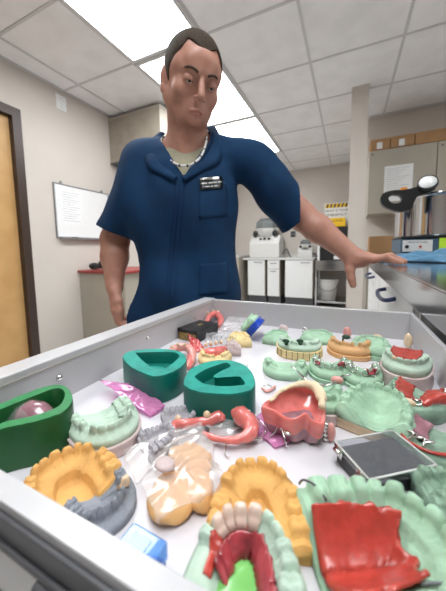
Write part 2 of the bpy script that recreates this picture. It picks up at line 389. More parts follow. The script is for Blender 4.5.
for i, (a, b, h, lb) in enumerate(((.19, .365, .105, 'small cardboard box on the overhead cabinet, nearest the white post'), (.372, .575, .108, 'cardboard box on the overhead cabinet between two others'), (.585, .86, .110, 'wide cardboard box on the overhead cabinet at the right picture edge'))):
    t = thing('cardboard_box', lb, 'box', ((a+b)/2, 3.5, E_+1.022), 0, 'cardboard boxes on the overhead cabinet')
    w = (b-a)/2
    obj('carton', B(-w, w, -.14, .14, 0, h), M['card'], t, bevel=.002)
    obj('lid_edge', B(-w-.003, w+.003, -.143, .143, h-.018, h+.002), M['card'], t)
    if i < 2: obj('shipping_label', B(-.03, .02, -.1415, -.14, .01, .075), M['paper'], t)
t = thing('side_bench', 'greige bench under the overhead cabinets', 'cabinet', (1.55, 3.40, 0))
obj('body', B(-1.37, 1.33, -.28, .29, .0, E_-.10), M['cabgrey'], t)
obj('countertop', B(-1.38, 1.33, -.30, .295, E_-.10, E_-.07), M['cabgrey'], t)
t = thing('storage_carton', 'long low cardboard carton on the bench behind the steel pots', 'box', (.50, 3.34, E_-.069))
obj('carton', B(-.30, .32, -.12, .12, 0, .185), M['card'], t, bevel=.003)
obj('flap', B(-.302, .322, -.123, -.12, .12, .187), M['card'], t)

# ---------------------------------------------------------------- steel counter, cabinet, drawer
CT = EYE-.05
t = thing('steel_counter', 'polished stainless steel counter the man rests his hand on', 'counter', (.55, .3, CT))
obj('top', B(-.447, .45, -1.1, 1.45, -.004, 0), M['steel'], t, bevel=.0015)
obj('apron', boxes([(-.447, -.437, -1.1, 1.45, -.051, -.004), (-.437, .45, 1.44, 1.45, -.051, -.004)]), M['steel'], t, bevel=.001)
FT = EYE-.104          # cabinet top
DZ = EYE-.158              # drawer floor
t = thing('drawer_cabinet', 'white laboratory base cabinet holding the pulled-out drawer', 'cabinet', (.55, .3, 0))
obj('carcass', boxes([(-.43, .45, -1.1, -.28, .08, FT+.002), (-.43, .45, .27, 1.43, .08, FT+.002), (-.43, .45, -.28, .27, .08, EYE-.19), (-.38, .45, -.28, .27, EYE-.19, FT+.002)]), M['white'], t)
obj('opening_shade', boxes([(-.4295, -.381, -.279, .269, EYE-.1895, FT)]), M['black'], t)  # black block standing in for the shade inside the open slot
obj('toe_kick', B(-.40, .45, -1.1, 1.43, 0, .08), M['rubber'], t)
k = 0
for (y0, y1) in ((.285, .85), (.86, 1.42)):
    for (z1, z0) in ((EYE-.105, EYE-.30), (EYE-.305, .09)):
        f = obj('drawer_front', B(-.440, -.43, y0, y1, z0, z1), M['white'], t, bevel=.002)
        if z1-z0 > .02:
            zc = z1-.022; yc = (y0+y1)/2
            bm = bmesh.new(); tube(bm, smooth_pts([(-.440, yc-.09, zc), (-.462, yc-.085, zc-.006), (-.468, yc, zc-.010), (-.462, yc+.085, zc-.006), (-.440, yc+.09, zc)], 5, False), .0055)
            obj('handle', bm, M['blueh'], f, True)
# the open drawer
XI, XO, YI0, YI1, XD = -.275, -.302, .067, .535, .098
WT = EYE-.110
t = drawer = thing('open_drawer', 'white metal drawer pulled open and full of dental casts', 'drawer', (-.09, .30, DZ-.008))
def rel(a): return (a[0]+.09, a[1]+.09, a[2]-.30, a[3]-.30, a[4]-DZ+.008, a[5]-DZ+.008)
obj('bottom', B(*rel((XO+.002, XD+.004, YI0-.01, YI1+.01, DZ-.008, DZ))), M['liner'], t)
obj('front_panel', B(*rel((XO, XI, YI0-.012, YI1+.012, DZ-.012, WT+.001))), M['drawer'], t, bevel=.0018)
obj('panel_groove', B(*rel((XI-.0001, XI+.0008, YI0, YI1, WT-.0075, WT-.0065))), M['cabgrey'], t)
obj('far_side', B(*rel((XI, XD+.006, YI1, YI1+.010, DZ-.004, WT-.001))), M['drawer'], t, bevel=.0015)
obj('near_side', B(*rel((XI, XD+.006, YI0-.010, YI0, DZ-.03, WT+.0008))), M['drawer'], t, bevel=.0006)
obj('back_panel', B(*rel((XD, XD+.006, YI0, YI1, DZ-.004, WT-.001))), M['drawer'], t, bevel=.001)
for y in (.175, .315, .455):
    bm = bmesh.new(); lathe(bm, [(.0035, 0), (.003, .002), (.0015, .003)], 12)
    bmesh.ops.rotate(bm, matrix=Matrix.Rotation(PI/2, 3, 'Y'), verts=bm.verts); bmesh.ops.translate(bm, vec=(XI+.09, y-.30, WT-.022-DZ+.008), verts=bm.verts)
    obj('screw', bm, M['chrome'], t, True)
obj('slide_rail', boxes([rel((XO+.01, XD, YI0-.0125, YI0-.010, WT-.016, WT-.003)), rel((XO+.01, XD, YI0-.0145, YI0-.0125, WT-.016, WT-.013))]), M['greymetal'], t, bevel=.0008)
obj('rail_bracket', boxes([rel((-.108, -.040, YI0-.017, YI0-.0101, WT-.040, WT-.0165))]), M['greymetal'], t, bevel=.003)
bm = bmesh.new(); lathe(bm, [(.0065, 0), (.0065, .003), (.002, .003)], 20); bmesh.ops.rotate(bm, matrix=Matrix.Rotation(PI/2, 3, 'X'), verts=bm.verts)
bmesh.ops.translate(bm, vec=(-.088+.09, YI0-.017-.30, WT-.027-DZ+.008), verts=bm.verts); obj('roller', bm, M['rubber'], t, True)

# ---------------------------------------------------------------- dental casts
RELW = [10, 10, 7.2, 7, 7.6, 6.6, 8, 8, 6.6, 7.6, 7, 7.2, 10, 10]
class Arch:
    def __init__(s, w, l, ob=.004, W=.0034, hb=.010, hg=.006, ht=.007, kind='palate', missing=(), dp=.006, level=.006, seed=0, flare=.0, rough=.0003, shelf=.004, rug=.0016, sq=.74, relw=None, tall=None):
        ht *= .86; hg *= .8; W *= .92
        s.__dict__.update(w=w, l=l, ob=ob, W=W, hb=hb, hg=hg, ht=ht, kind=kind, missing=set(missing), dp=dp, shelf=shelf, rug=rug, level=level, seed=seed, flare=flare, rough=rough, tall=tall or {})
        ph = np.linspace(0, PI, 6000); a = w/2-ob-W; L_ = l-ob-W
        x = -a*np.sign(np.cos(ph))*np.abs(np.cos(ph))**.80; y = L_*np.sin(ph)**sq-l/2
        d = np.r_[0, np.cumsum(np.hypot(np.diff(x), np.diff(y)))]; d /= d[-1]
        s.U = np.linspace(0, 1, 401); s.x = np.interp(s.U, d, x); s.y = np.interp(s.U, d, y)
        tx = np.gradient(s.x); ty = np.gradient(s.y); q = np.hypot(tx, ty); s.nx = -ty/q; s.ny = tx/q
        kr = np.ones(15)/15; s.nx = np.convolve(np.pad(s.nx, 7, mode='edge'), kr, 'valid'); s.ny = np.convolve(np.pad(s.ny, 7, mode='edge'), kr, 'valid'); q = np.hypot(s.nx, s.ny); s.nx /= q; s.ny /= q
        s.nx[:4] = -1; s.ny[:4] = 0; s.nx[-4:] = 1; s.ny[-4:] = 0
        rw = np.array(relw or RELW, float); s.n = len(rw); e = np.r_[0, np.cumsum(rw)]/rw.sum()*.94+.03; s.e = e; s.rw = rw
    def tooth(s, u):
        k = int(np.searchsorted(s.e, u))-1
        if k < 0 or k >= s.n: return 0, 0, -1
        p = (u-s.e[k])/(s.e[k+1]-s.e[k])*2-1
        if k in s.missing: return 0, 0, k
        env = .22+.78*max(0, 1-abs(p)**4.5)**.65
        mol = 1 if s.rw[k] > 9 else (.55 if 6.9 < s.rw[k] < 7.3 else 0)
        return env*s.tall.get(k, 1), mol, k
    def c(s, u):
        return (np.interp(u, s.U, s.x), np.interp(u, s.U, s.y), np.interp(u, s.U, s.nx), np.interp(u, s.U, s.ny))
    def rows(s, u):
        """profile from the outer base to the midline: list of points"""
        cx, cy, nx, ny = s.c(u); e, mol, k = s.tooth(u)
        W, hb, hg, ht, ob = s.W, s.hb, s.hg, s.ht, s.ob
        rnd = random.Random(s.seed*100+k); jit = rnd.uniform(-.0007, .0007); hj = rnd.uniform(.88, 1.1)
        wt = W*(.62+.5*mol) if k >= 0 else W
        hh = ht*(.35*(1-mol)+1*.75)*hj
        z0 = hb+hg; T = z0+hh*e
        sc = .012*math.sin(u*PI*s.n)  # slight scallop
        P = [(W+ob+s.flare, 0), (W+ob+s.flare*.5, hb*.5), (W+ob, hb), (W+ob-.0012, hb+.0006), (W+.0012, hb+hg*.55)]
        if e > 0.01:
            j = jit
            b = wt*(.34+.66*e); T += mol*ht*.10*math.cos((u-s.e[k])/(s.e[k+1]-s.e[k])*4*PI+PI)   # the crown narrows towards its neighbours
            i_ = 1-mol; H_ = hh*e; q_ = lambda a, c_: a*mol+c_*i_
            P += [(wt*.90+j, z0-.0006), (b*1.06+.0004*e+j, z0+H_*.25), (b*1.10+j, z0+H_*.6), (b*q_(.80, .86)+j, z0+H_*.92), (b*q_(.42, .58)+j, T+ht*.06*mol),
                  (b*q_(0, .22)+j, T-ht*.17*mol-i_*H_*.03), (b*q_(-.42, -.18)+j, q_(T+ht*.03, z0+H_*.88)), (b*q_(-.78, -.48)+j, q_(z0+H_*.88, z0+H_*.5)), (b*q_(-.94, -.66)+j, q_(z0+H_*.3, z0+H_*.12)), (-W*1.14-.0004, z0-.0004)]
        else:
            r = z0-.0008
            P += [(W*.98, z0-.0025), (W*.8, z0-.001), (W*.6, r), (W*.4, r+.0006), (W*.15, r+.001), (-W*.1, r+.001), (-W*.35, r+.0006), (-W*.6, r), (-W*.85, z0-.0012), (-W*1.14-.0004, z0-.002)]
        pts = [Vector((cx+nx*a, cy+ny*a, z)) for a, z in P]
        q = pts[-1]; mx, my = 0.0, -s.l/2+(cy+s.l/2)*.52
        if s.kind == 'palate':
            for t in (.05, .12, .2, .32, .5, .7, .86, 1):
                z = q.z-(s.dp)*math.sin(t*PI/2)
                pts.append(Vector((q.x+(mx-q.x)*t, q.y+(my-q.y)*t, z)))
        else:
            lv = s.level if s.kind == 'tray' else 0.0
            D_ = math.hypot(mx-q.x, my-q.y)+1e-6; sh = s.shelf
            for dd, dz_, f in ((sh*.5, -.0010, 0), (sh, -.0024, 0), (sh+.0006, -.003, .06), (sh+.0012, 0, .9), (sh+.0022, 0, 1)):
                t = min(.9, dd/D_)
                pts.append(Vector((q.x+(mx-q.x)*t, q.y+(my-q.y)*t, (q.z+dz_)*(1-f)+lv*f)))
            if s.kind == 'tray':
                for t in (.9, .93, .96, 1): pts.append(Vector((q.x+(mx-q.x)*t, q.y+(my-q.y)*t, lv)))
        return pts
    def rough_at(s, p):
        v = Vector((p.x*330, p.y*330, p.z*330+s.seed*7)); n1 = noise.noise(v); n2 = noise.noise(v*.3)
        return Vector((n1, noise.noise(v+Vector((9, 0, 0))), n2*1.3+n1*.5))*s.rough*1.1
    def bm(s, nu=170):
        bm = bmesh.new(); cols = []
        for i in range(nu+1):
            R_ = s.rows(i/nu); col = []
            for j, p in enumerate(R_):
                q = p if j < 1 else p+s.rough_at(p)*(1 if j > 2 else .4)
                if s.kind == 'palate' and j > 14: q = q+Vector((0, 0, s.rug*noise.noise(Vector((p.x*90, p.y*260, s.seed)))*min(1, (j-14)/2)))
                col.append(bm.verts.new(q))
            cols.append(col)
        for a, b in zip(cols, cols[1:]):
            for j in range(len(a)-1):
                try: bm.faces.new((a[j], b[j], b[j+1], a[j+1]))
                except ValueError: pass
        if s.kind == 'open':
            for a, b in zip(cols, cols[1:]): bm.faces.new((a[-1], b[-1], b[0], a[0]))
            for col in (cols[0], cols[-1]): bm.faces.new(col)
        else:
            for a, b in zip(cols, cols[1:]):
                pass
            mb = bm.verts.new((0, -s.l/2, 0))
            for col in (cols[0], cols[-1]): bm.faces.new([mb]+col)
            bm.faces.new([c_[0] for c_ in cols]+[mb])
            bmesh.ops.remove_doubles(bm, verts=bm.verts, dist=.00006)
        return bm
    def plate(s, u0, u1, t0=-1, t1=.999, off=.0012, nu=60, teeth=False, start=12):
        """acrylic shell lying over the palate between u0 and u1"""
        bm = bmesh.new(); cols = []
        for i in range(nu+1):
            u = u0+(u1-u0)*i/nu; R_ = s.rows(u)[start if not teeth else 7:]
            m = max(2, int(round(len(R_)*t1))); col = []
            edge = .0016*noise.noise(Vector((u*30, s.seed, 0)))
            for j, p in enumerate(R_[:m]):
                if j == 0 and start > 12: p = p+(R_[1]-p)*(.5+1.6*noise.noise(Vector((u*26, s.seed, 4))))
                col.append(bm.verts.new(p+Vector((0, 0, off+.0006))+s.rough_at(p)*.6+Vector((edge if j == m-1 else 0, edge if j == m-1 else 0, 0))))
            cols.append(col)
        for a, b in zip(cols, cols[1:]):
            for j in range(len(a)-1): bm.faces.new((a[j], b[j], b[j+1], a[j+1]))
        bmesh.ops.remove_doubles(bm, verts=bm.verts, dist=.00004)
        return bm
    def tooth_bm(s, k, dz=0.0012, grow=.0004):
        bm = bmesh.new(); cols = []
        u0, u1 = s.e[k], s.e[k+1]; old = s.missing; s.missing = set()
        for i in range(9):
            u = u0+(u1-u0)*(.03+.94*i/8); R_ = s.rows(u)[5:15]
            cols.append([bm.verts.new(p+Vector((0, 0, dz))) for p in R_])
        s.missing = old
        for a, b in zip(cols, cols[1:]):
            for j in range(len(a)-1): bm.faces.new((a[j], b[j], b[j+1], a[j+1]))
        for col in (cols[0], cols[-1]): bm.faces.new(col)
        bm.faces.new([c_[0] for c_ in cols]+[c_[-1] for c_ in cols[::-1]])
        return bm
def solid(o, th=.0016, off=0):
    m = o.modifiers.new('s', 'SOLIDIFY'); m.thickness = th; m.offset = off; return o
def frame(Fp, Hp, h):
    a, b = at_z(*Fp, DZ+h), at_z(*Hp, DZ+h); d = a-b
    return (a+b)/2, math.atan2(-d.x, d.y), d.length
def wid(px, py, n, h=.015): return n*depth(at_z(px, py, DZ+h))/F
def dslab(w, l, h, ex=.002, m=None, name='base', parent=None, z=0):
    bm = bmesh.new(); A = Arch(w, l, ob=0, W=0); N = 60; rows = []
    for f, zz in ((1.0, 0), (1.0, .2), (1-ex/w, .55), (1.0, .94), (.985, 1)):
        r = []
        for i in range(N+1):
            u = i/N; r.append(bm.verts.new((np.interp(u, A.U, A.x)*f, np.interp(u, A.U, A.y)*f, z+zz*h)))
        rows.append(r)
    for a, b in zip(rows, rows[1:]):
        for i in range(N+1): bm.faces.new((a[i], a[(i+1) % (N+1)], b[(i+1) % (N+1)], b[i]))
    bm.faces.new(rows[0]); bm.faces.new(rows[-1])
    return obj(name, bm, m, parent, True)
def put_cast(A, m, label, pos, yaw, base=None, basem=None, baseh=0, cat='dental cast', nm_='dental_cast', dz=0.0004, tilt=(0, 0), grow=.004, group=None):
    t = thing(nm_, label, cat, (pos.x, pos.y, DZ+dz), yaw, group); t.rotation_euler = (tilt[0], tilt[1], yaw)
    bh = 0
    if base: dslab(A.w+grow, A.l+grow, baseh, .003, basem, 'base', t); bh = baseh
    o = obj('cast_body', A.bm(), m, t, True, loc=(0, 0, bh))
    A.bh = bh
    return t
def quick(label, Fp, Hp, h, wpx, m, lmul=1, **k):
    pos, yaw, ln = frame(Fp, Hp, h); w = wid((Fp[0]+Hp[0])/2, (Fp[1]+Hp[1])/2, wpx, h)
    kw = {q: k.pop(q) for q in ('base', 'basem', 'baseh', 'tilt', 'dz', 'grow', 'group') if q in k}
    l = k.pop('l', None) or ln*lmul
    w = k.pop('w', None) or w

    A = Arch(w, l, **k)
    t = put_cast(A, m, label, pos, yaw, **kw)
    return t, A
def on_cast(name, label, cat, cast, A, bm, m, th=None, extra=0):
    """something lying on a cast: a top-level thing in the same place"""
    t = thing(name, label, cat, cast.location+Vector((0, 0, A.bh+extra)), 0); t.rotation_euler = cast.rotation_euler
    o = obj('plate', bm, m, t, True)
    if th: solid(o, th, 1)
    return t
def wire(parent, pts, r=.0005, m=None, name='clasp', per=5):
    bm = bmesh.new(); tube(bm, smooth_pts(pts, per, False), r, 6); return obj(name, bm, m or M['chrome'], parent, True)

ALLT = range(14)
# yellow cast, front left
yl1, Y1 = quick('golden yellow dental cast at the left, beside the green mold', (57, 440), (82, 493), .020, 82, M['yellow'], w=.057, l=.048, kind='tray', level=.0018, shelf=.006, hb=.006, hg=.007, ht=.0075, W=.0050, ob=.001, seed=1, missing=(0, 10), rough=.0004)
yl2, Y2 = quick('golden yellow dental cast in the centre front, teeth pointing away from the near drawer wall', (256, 450), (259, 534), .018, 94, M['yellow'], w=.056, l=.053, kind='tray', level=.0018, shelf=.007, hb=.006, hg=.007, ht=.0065, W=.0055, ob=.001, seed=2, missing=(2, 10), rough=.0004)
# grey cast near left
gr1, G1 = quick('dark grey dental cast with a single tan tooth, by the near drawer wall', (117, 512), (93, 480), .014, 60, M['greyp'], w=.043, l=.030, kind='palate', dp=.004, hb=.005, hg=.005, ht=.0075, seed=3, missing=(2, 3), rough=.0005)
t = thing('crown', 'tan tooth crown seated in the dark grey cast', 'dental crown', gr1.location+Vector((0, 0, 0)), 0); t.rotation_euler = gr1.rotation_euler
obj('crown_body', G1.tooth_bm(2), M['tooth'], t, True)
# cast on pink base
pk, PK = quick('pale mint dental cast on a thick pale pink base, left of the teal molds', (121, 434), (97, 404), .020, 58, M['greenp'], w=.055, l=.048, kind='palate', hb=.005, hg=.006, ht=.006, seed=4, base=True, basem=M['lilac'], baseh=.010, dp=.005, missing=(3, 10), rough=.0004, lmul=1.1)
bm = PK.plate(.0, .34, t1=.6, off=.0004); t = on_cast('partial_denture', 'thin pale sketch-marked plate lying on the pale mint cast with pink base', 'denture', pk, PK, bm, M['greenp'], .0008)
# grey pieces
ga, GA = quick('grey plaster tooth strip lying beside the clear bag, nearer the pink-based cast', (172, 430), (148, 442), .008, 36, M['greypw'], l=.030, kind='palate', dp=.002, hb=.003, hg=.005, ht=.0052, W=.0048, ob=.001, seed=5, rough=.0004)
gb, GB = quick('grey plaster tooth strip behind the other one, at the foot of the teal mold', (196, 412), (166, 420), .008, 36, M['greypw'], l=.032, kind='palate', dp=.002, hb=.003, hg=.005, ht=.0052, W=.0048, ob=.001, seed=6, rough=.0004)
# right-hand green family
LC, LCA = quick('large mint green dental cast with a cream side, behind the black case', (387, 385), (368, 419), .024, 66, M['green'], w=.058, l=.050, kind='palate', hb=.009, hg=.007, ht=.007, dp=.012, rug=.0025, seed=7, W=.0036, ob=.003, rough=.0004, base=True, basem=M['ivory'], baseh=.009, grow=.0)
QC, QCA = quick('mint green horseshoe cast in front of the yellow-based cast', (284, 375), (285, 357), .012, 46, M['green'], l=.036, kind='tray', level=.008, hb=.007, hg=.006, ht=.005, seed=8, missing=(3, 4, 5, 6, 7, 8, 9, 10), rough=.0003, W=.0045)
YB_, YBA = quick('mint and cream dental cast with dark wax spots on a tan segmented base', (297, 350), (300, 334), .022, 44, M['greenp'], l=.036, kind='tray', level=.006, hb=.005, hg=.006, ht=.004, seed=9, missing=(4, 9), base=True, basem=M['cream'], baseh=.012, rough=.0003)
for (x, y) in ((286, 341), (300, 341)):
    p = at_z(x, y, DZ+.026); t = tag(None or thing('wax_blob', 'dark green wax drop on the front of the tan based cast, %s one' % ('left' if x < 290 else 'right'), 'wax drop', p))
    bm = bmesh.new(); ell(bm, (0, 0, 0), (.0052, .003, .003)); ell(bm, (.001, -.002, -.003), (.003, .0018, .003)); obj('drop', bm, M['wax'], t, True)
bm = bmesh.new()
for i in range(9):
    u = .22+.56*i/8; cx, cy, nx, ny = YBA.c(u); q = YBA.W+YBA.ob+.0025
    box(bm, cx+nx*q-.0003, cx+nx*q+.0003, cy+ny*q-.0006, cy+ny*q+.0006, .001, .012)
obj('saw_cut', bm, M['ink'], YB_, False)
G27, A27 = quick('mint green cast lying by the far drawer wall, behind the tan based cast', (322, 326), (316, 341), .014, 34, M['green'], l=.042, kind='palate', hb=.008, hg=.005, ht=.004, dp=.004, seed=10, rough=.0003)
G32, A32 = quick('mint green cast between the blue tray and the tan based cast', (285, 328), (270, 344), .012, 26, M['green'], l=.040, kind='palate', hb=.009, hg=.006, ht=.005, dp=.004, seed=11, rough=.0004)
OT, OTA = quick('orange tan dental cast with a dark green wax drop, near the far right', (350, 352), (350, 337), .018, 42, M['tan'], l=.036, kind='tray', level=.008, hb=.008, hg=.006, ht=.006, seed=12, base=True, basem=M['tan'], baseh=.006, rough=.0005, missing=(5,))
p = at_z(346, 337, DZ+.024); t = thing('wax_blob', 'dark green wax drop on the orange tan cast', 'wax drop', p)
bm = bmesh.new(); ell(bm, (0, 0, 0), (.006, .004, .0035)); ell(bm, (-.004, -.003, -.004), (.0016, .0016, .004)); obj('drop', bm, M['wax'], t, True)
G26, A26 = quick('mint green double cast by the far wall, right of the orange tan cast', (378, 338), (366, 352), .016, 36, M['green'], l=.042, kind='palate', hb=.012, hg=.005, ht=.004, dp=.005, seed=13, base=True, basem=M['green'], baseh=.006, rough=.0004)
# cast with red denture on lilac base
RD, RDA = quick('pale cast on a tall lilac base, topped by a red denture, in the drawer corner', (399, 377), (410, 345), .030, 44, M['greenp'], l=.050, kind='palate', hb=.008, hg=.006, ht=.004, dp=.0012, seed=14, base=True, basem=M['lilac'], baseh=.018, rough=.0004)
t = on_cast('denture', 'red denture on the sage green cast with lilac base', 'denture', RD, RDA, RDA.plate(.02, .98, t1=.999, off=.003), M['red'], .002)
for k in range(1, 13): obj('tooth', RDA.tooth_bm(k, .002), M['greenp'] if k not in (8,) else M['tooth'], t, True)
# framework casts
def framework(cast, A, label, seed, u0=.05, u1=.95, gums=(), bar=True, cat='denture framework'):
    rnd = random.Random(seed)
    t = thing('denture_framework', label, cat, cast.location+Vector((0, 0, A.bh)), 0); t.rotation_euler = cast.rotation_euler
    if bar:
        pts = []
        for i in range(13):
            u = u0+(u1-u0)*i/12; R_ = A.rows(u); pts.append(R_[14]+Vector((0, 0, .0022+rnd.uniform(-.0005, .001))))
        bm = bmesh.new(); tube(bm, smooth_pts(pts, 4, False), .0012, 8); obj('bar', bm, M['chrome'], t, True)
    for k in range(0, 14, 2 if seed % 2 else 3):
        u = (A.e[k]+A.e[k+1])/2
        if not u0 <= u <= u1: continue
        a = A.rows(u-.035); b = A.rows(u); c = A.rows(u+.035); dz = Vector((0, 0, .0012))
        wire(t, [a[14]+dz, a[11]+dz*1.5, a[7]+dz, b[5]+dz, c[6]+dz, c[9]+dz*2], .00075)
        bm = bmesh.new(); ell(bm, b[10]+Vector((0, 0, .0016)), (.0022, .0018, .0009), 10, 6); obj('rest', bm, M['chrome'], t, True)
    for (a, b) in gums:
        o = obj('gum_saddle', A.plate(a, b, t1=.30, off=.0012, nu=16, teeth=True), M['dred'], t, True); solid(o, .0014, 1)
    return t
C19a, A19a = quick('small mint cast with silvery framework, left one of a pair before the tan cast', (329, 374), (330, 356), .016, 40, M['green'], l=.040, kind='palate', hb=.007, hg=.006, ht=.006, dp=.005, seed=15, missing=(3, 9, 10), base=True, basem=M['green'], baseh=.004, rough=.0005)
framework(C19a, A19a, 'silvery denture framework with red gum patches on the left small mint cast', 3, gums=((.25, .38), (.62, .72)))
C19b, A19b = quick('small mint cast with silvery framework, right one of a pair before the tan cast', (362, 380), (362, 362), .016, 38, M['green'], l=.040, kind='palate', hb=.007, hg=.006, ht=.006, dp=.005, seed=16, missing=(4, 5), base=True, basem=M['green'], baseh=.004, rough=.0005)
framework(C19b, A19b, 'silvery denture framework with a dark red saddle on the right small mint cast', 5, gums=((.30, .45),))
C18, A18 = quick('mint cast on a pale pink base with a silver bar, behind the big denture', (326, 402), (318, 380), .022, 48, M['green'], l=.042, kind='palate', hb=.006, hg=.006, ht=.005, dp=.004, seed=17, base=True, basem=M['lilac'], baseh=.010, missing=(3, 4, 9), rough=.0005)
t = thing('metal_bar', 'curved silver connector bar lying across the pale pink based mint cast', 'denture bar', C18.location)
P_ = [at_z(x, y, DZ+h) - C18.location for x, y, h in ((297, 371, .022), (303, 377, .028), (312, 384, .027), (322, 386, .027), (334, 383, .026), (343, 376, .024))]
bm = bmesh.new(); tube(bm, smooth_pts(P_, 5, False), .0014, 8); obj('bar', bm, M['chrome'], t, True)
wire(t, [P_[0], P_[0]+Vector((-.006, .003, .003)), P_[0]+Vector((-.008, .008, 0)), P_[0]+Vector((-.004, .01, -.002))], .0007)
wire(t, [P_[5], P_[5]+Vector((.006, .002, .002)), P_[5]+Vector((.007, .007, -.001)), P_[5]+Vector((.002, .009, -.003))], .0007)
bm = bmesh.new(); ell(bm, at_z(337, 380, DZ+.026)-C18.location, (.006, .004, .004)); obj('pink_tooth', bm, M['palepink'], t, True)
# cast with brown side and orange spot
C22, A22 = quick('sage cast with two red patches and an orange spot, low at the right drawer wall', (408, 402), (424, 376), .022, 56, M['sage'], l=.050, kind='palate', hb=.012, hg=.005, ht=.004, dp=.006, seed=18, rough=.0006, missing=(5, 6, 7))
t = on_cast('denture', 'red denture plate with an orange spot on the sage cast at the right wall', 'denture', C22, A22, A22.plate(.05, .95, t1=.85, off=.0025), M['red'], .0018)
R_ = A22.rows(.52); bm = bmesh.new(); ell(bm, R_[5]+Vector((0, 0, .001)), (.0065, .003, .004)); obj('orange_tooth', bm, M['tooth'], t, True)
framework(C22, A22, 'heavy silvery clasps around the sage cast with the orange spot', 7, .04, .5, bar=True)
# right edge cast with mesh framework
C23, A23 = quick('sage cast with metal framework at the right picture edge, behind the black case', (418, 440), (438, 414), .024, 66, M['sage'], w=.046, l=.042, kind='palate', hb=.011, hg=.007, ht=.003, dp=.003, seed=19, rough=.0006, missing=ALLT)
t = on_cast('denture_framework', 'brown and silver mesh framework with a red rim on the right edge cast', 'denture framework', C23, A23, A23.plate(.45, .98, t1=.9, off=.002), M['mauve'], .0015)
for i in range(7):
    u = .42+.08*i; a, b = A23.rows(u), A23.rows(u+.06); dz = Vector((0, 0, .0035))
    wire(t, [a[14]+dz, a[10]+dz, b[6]+dz, b[4]+dz, b[9]+dz*1.3], .0009, M['chrome'], 'mesh_wire')
bm = bmesh.new(); tube(bm, [A23.rows(.2+.6*i/14)[4]+Vector((0, 0, .001)) for i in range(15)], .0012); obj('red_rim', bm, M['red'], t, True)
C24, A24 = quick('sage green cast at the right edge behind the big foreground cast', (470, 489), (444, 487), .018, 56, M['sage'], w=.032, l=.034, kind='palate', hb=.012, hg=.007, ht=.006, dp=.003, seed=20, rough=.0012)
# foreground casts
BG1, B1 = quick('mint cast in the very front holding a dark red denture with four pale teeth', (248, 506), (240, 600), .028, 108, M['greenp'], w=.056, l=.050, kind='palate', hb=.014, hg=.010, ht=.0068, dp=.010, seed=21, W=.0052, ob=.003, rough=.0003, missing=(0, 1, 2, 4, 5, 6, 7), sq=.7)
t = on_cast('denture', 'dark red partial denture with four pale teeth on the nearest mint cast', 'denture', BG1, B1, B1.plate(.20, .97, t1=.66, off=.0022, nu=70, start=14), M['dred'], .0018)
for k in (4, 5, 6, 7): obj('tooth', B1.tooth_bm(k, .0010), M['wtooth'], t, True)
o = obj('gum_flange', B1.plate(.16, .50, t1=.35, off=.001, nu=24), M['red'], t, True); solid(o, .0022, 1)
lw = thing('wax_pool', 'light green wax pool in the palate of the nearest mint cast', 'wax', BG1.location); lw.rotation_euler = BG1.rotation_euler
bm = bmesh.new(); ell(bm, (.001, -.012, .0165), (.0125, .0155, .0022), 24, 10); obj('pool', bm, M['lime'], lw, True)
BG2, B2 = quick('large mint cast in the front right corner under a bright red plate', (462, 528), (322, 540), .028, 150, M['green'], w=.074, l=.066, kind='palate', hb=.016, hg=.009, ht=.0100, dp=.017, rug=.0045, seed=22, W=.0066, ob=.004, rough=.0007, sq=.7)
t = on_cast('denture', 'bright red acrylic plate on the large front right cast', 'denture', BG2, B2, B2.plate(.02, .98, t1=.999, off=.003, start=14), M['red'], .0018)
plate_ = t.children[0]
# keep only the rear third of the plate (towards the heel), with a ragged front edge
bm = bmesh.new(); bm.from_mesh(plate_.data)
bmesh.ops.bisect_plane(bm, geom=bm.verts[:]+bm.edges[:]+bm.faces[:], plane_co=(0, .008, 0), plane_no=(.18, 1, 0), clear_outer=True)
for v in bm.verts:
    if abs(v.co.y-.008+.18*v.co.x) < .0004: v.co.y += .0035*noise.noise(Vector((v.co.x*170, 0, 3)))+.002*math.sin(v.co.x*420)
bm.to_mesh(plate_.data); bm.free()
wire(t, [Vector((-.020, -.022, .026)), Vector((-.025, -.026, .030)), Vector((-.029, -.031, .030)), Vector((-.033, -.032, .024))], .0006, M['greymetal'])
wire(t, [Vector((.016, .000, .024)), Vector((.018, .008, .026)), Vector((.020, .014, .023)), Vector((.019, .020, .019))], .0006, M['greymetal'])
# blue-based tilted cast
BB, BBA = quick('mint green cast on a bright blue base leaning on edge near the far wall', (268, 318), (246, 334), .022, 18, M['green'], l=.048, kind='palate', hb=.006, hg=.005, ht=.005, dp=.002, seed=23, base=True, basem=M['blue'], baseh=.012, tilt=(math.radians(6), math.radians(-50)), dz=.0165, rough=.0004, grow=.006)
# cream casts
CC, CCA = quick('cream stone cast beside the clear bag, left of the blue based cast', (238, 329), (240, 343), .016, 24, M['cream'], l=.030, kind='palate', hb=.012, hg=.006, ht=.004, dp=.004, seed=24, rough=.0007)
CD, CDA = quick('low cream stone cast right behind the teal mold with the horseshoe cavity', (210, 360), (216, 350), .012, 34, M['cream'], l=.030, kind='palate', hb=.008, hg=.005, ht=.004, dp=.003, seed=25, rough=.0007, missing=(4, 5))
bm = None
def slug(name, label, cat, px, py, h, r, m, rz=0, pieces=None):
    p = at_z(px, py, DZ); t = thing(name, label, cat, (p.x, p.y, DZ), rz)
    bm = bmesh.new()
    for c, q in (pieces or [((0, 0, r[2]), r)]): ell(bm, c, q)
    for v in bm.verts: v.co += Vector((noise.noise(v.co*180), noise.noise(v.co*180+Vector((5, 5, 5))), noise.noise(v.co*150)))*.0012; v.co.z = max(v.co.z, 0)
    obj('body', bm, m, t, True); return t
slug('plaster_lump', 'cream rounded plaster lump between the blue based cast and the far wall', 'plaster piece', 283, 333, 0, (.009, .008, .008), M['lilac'])
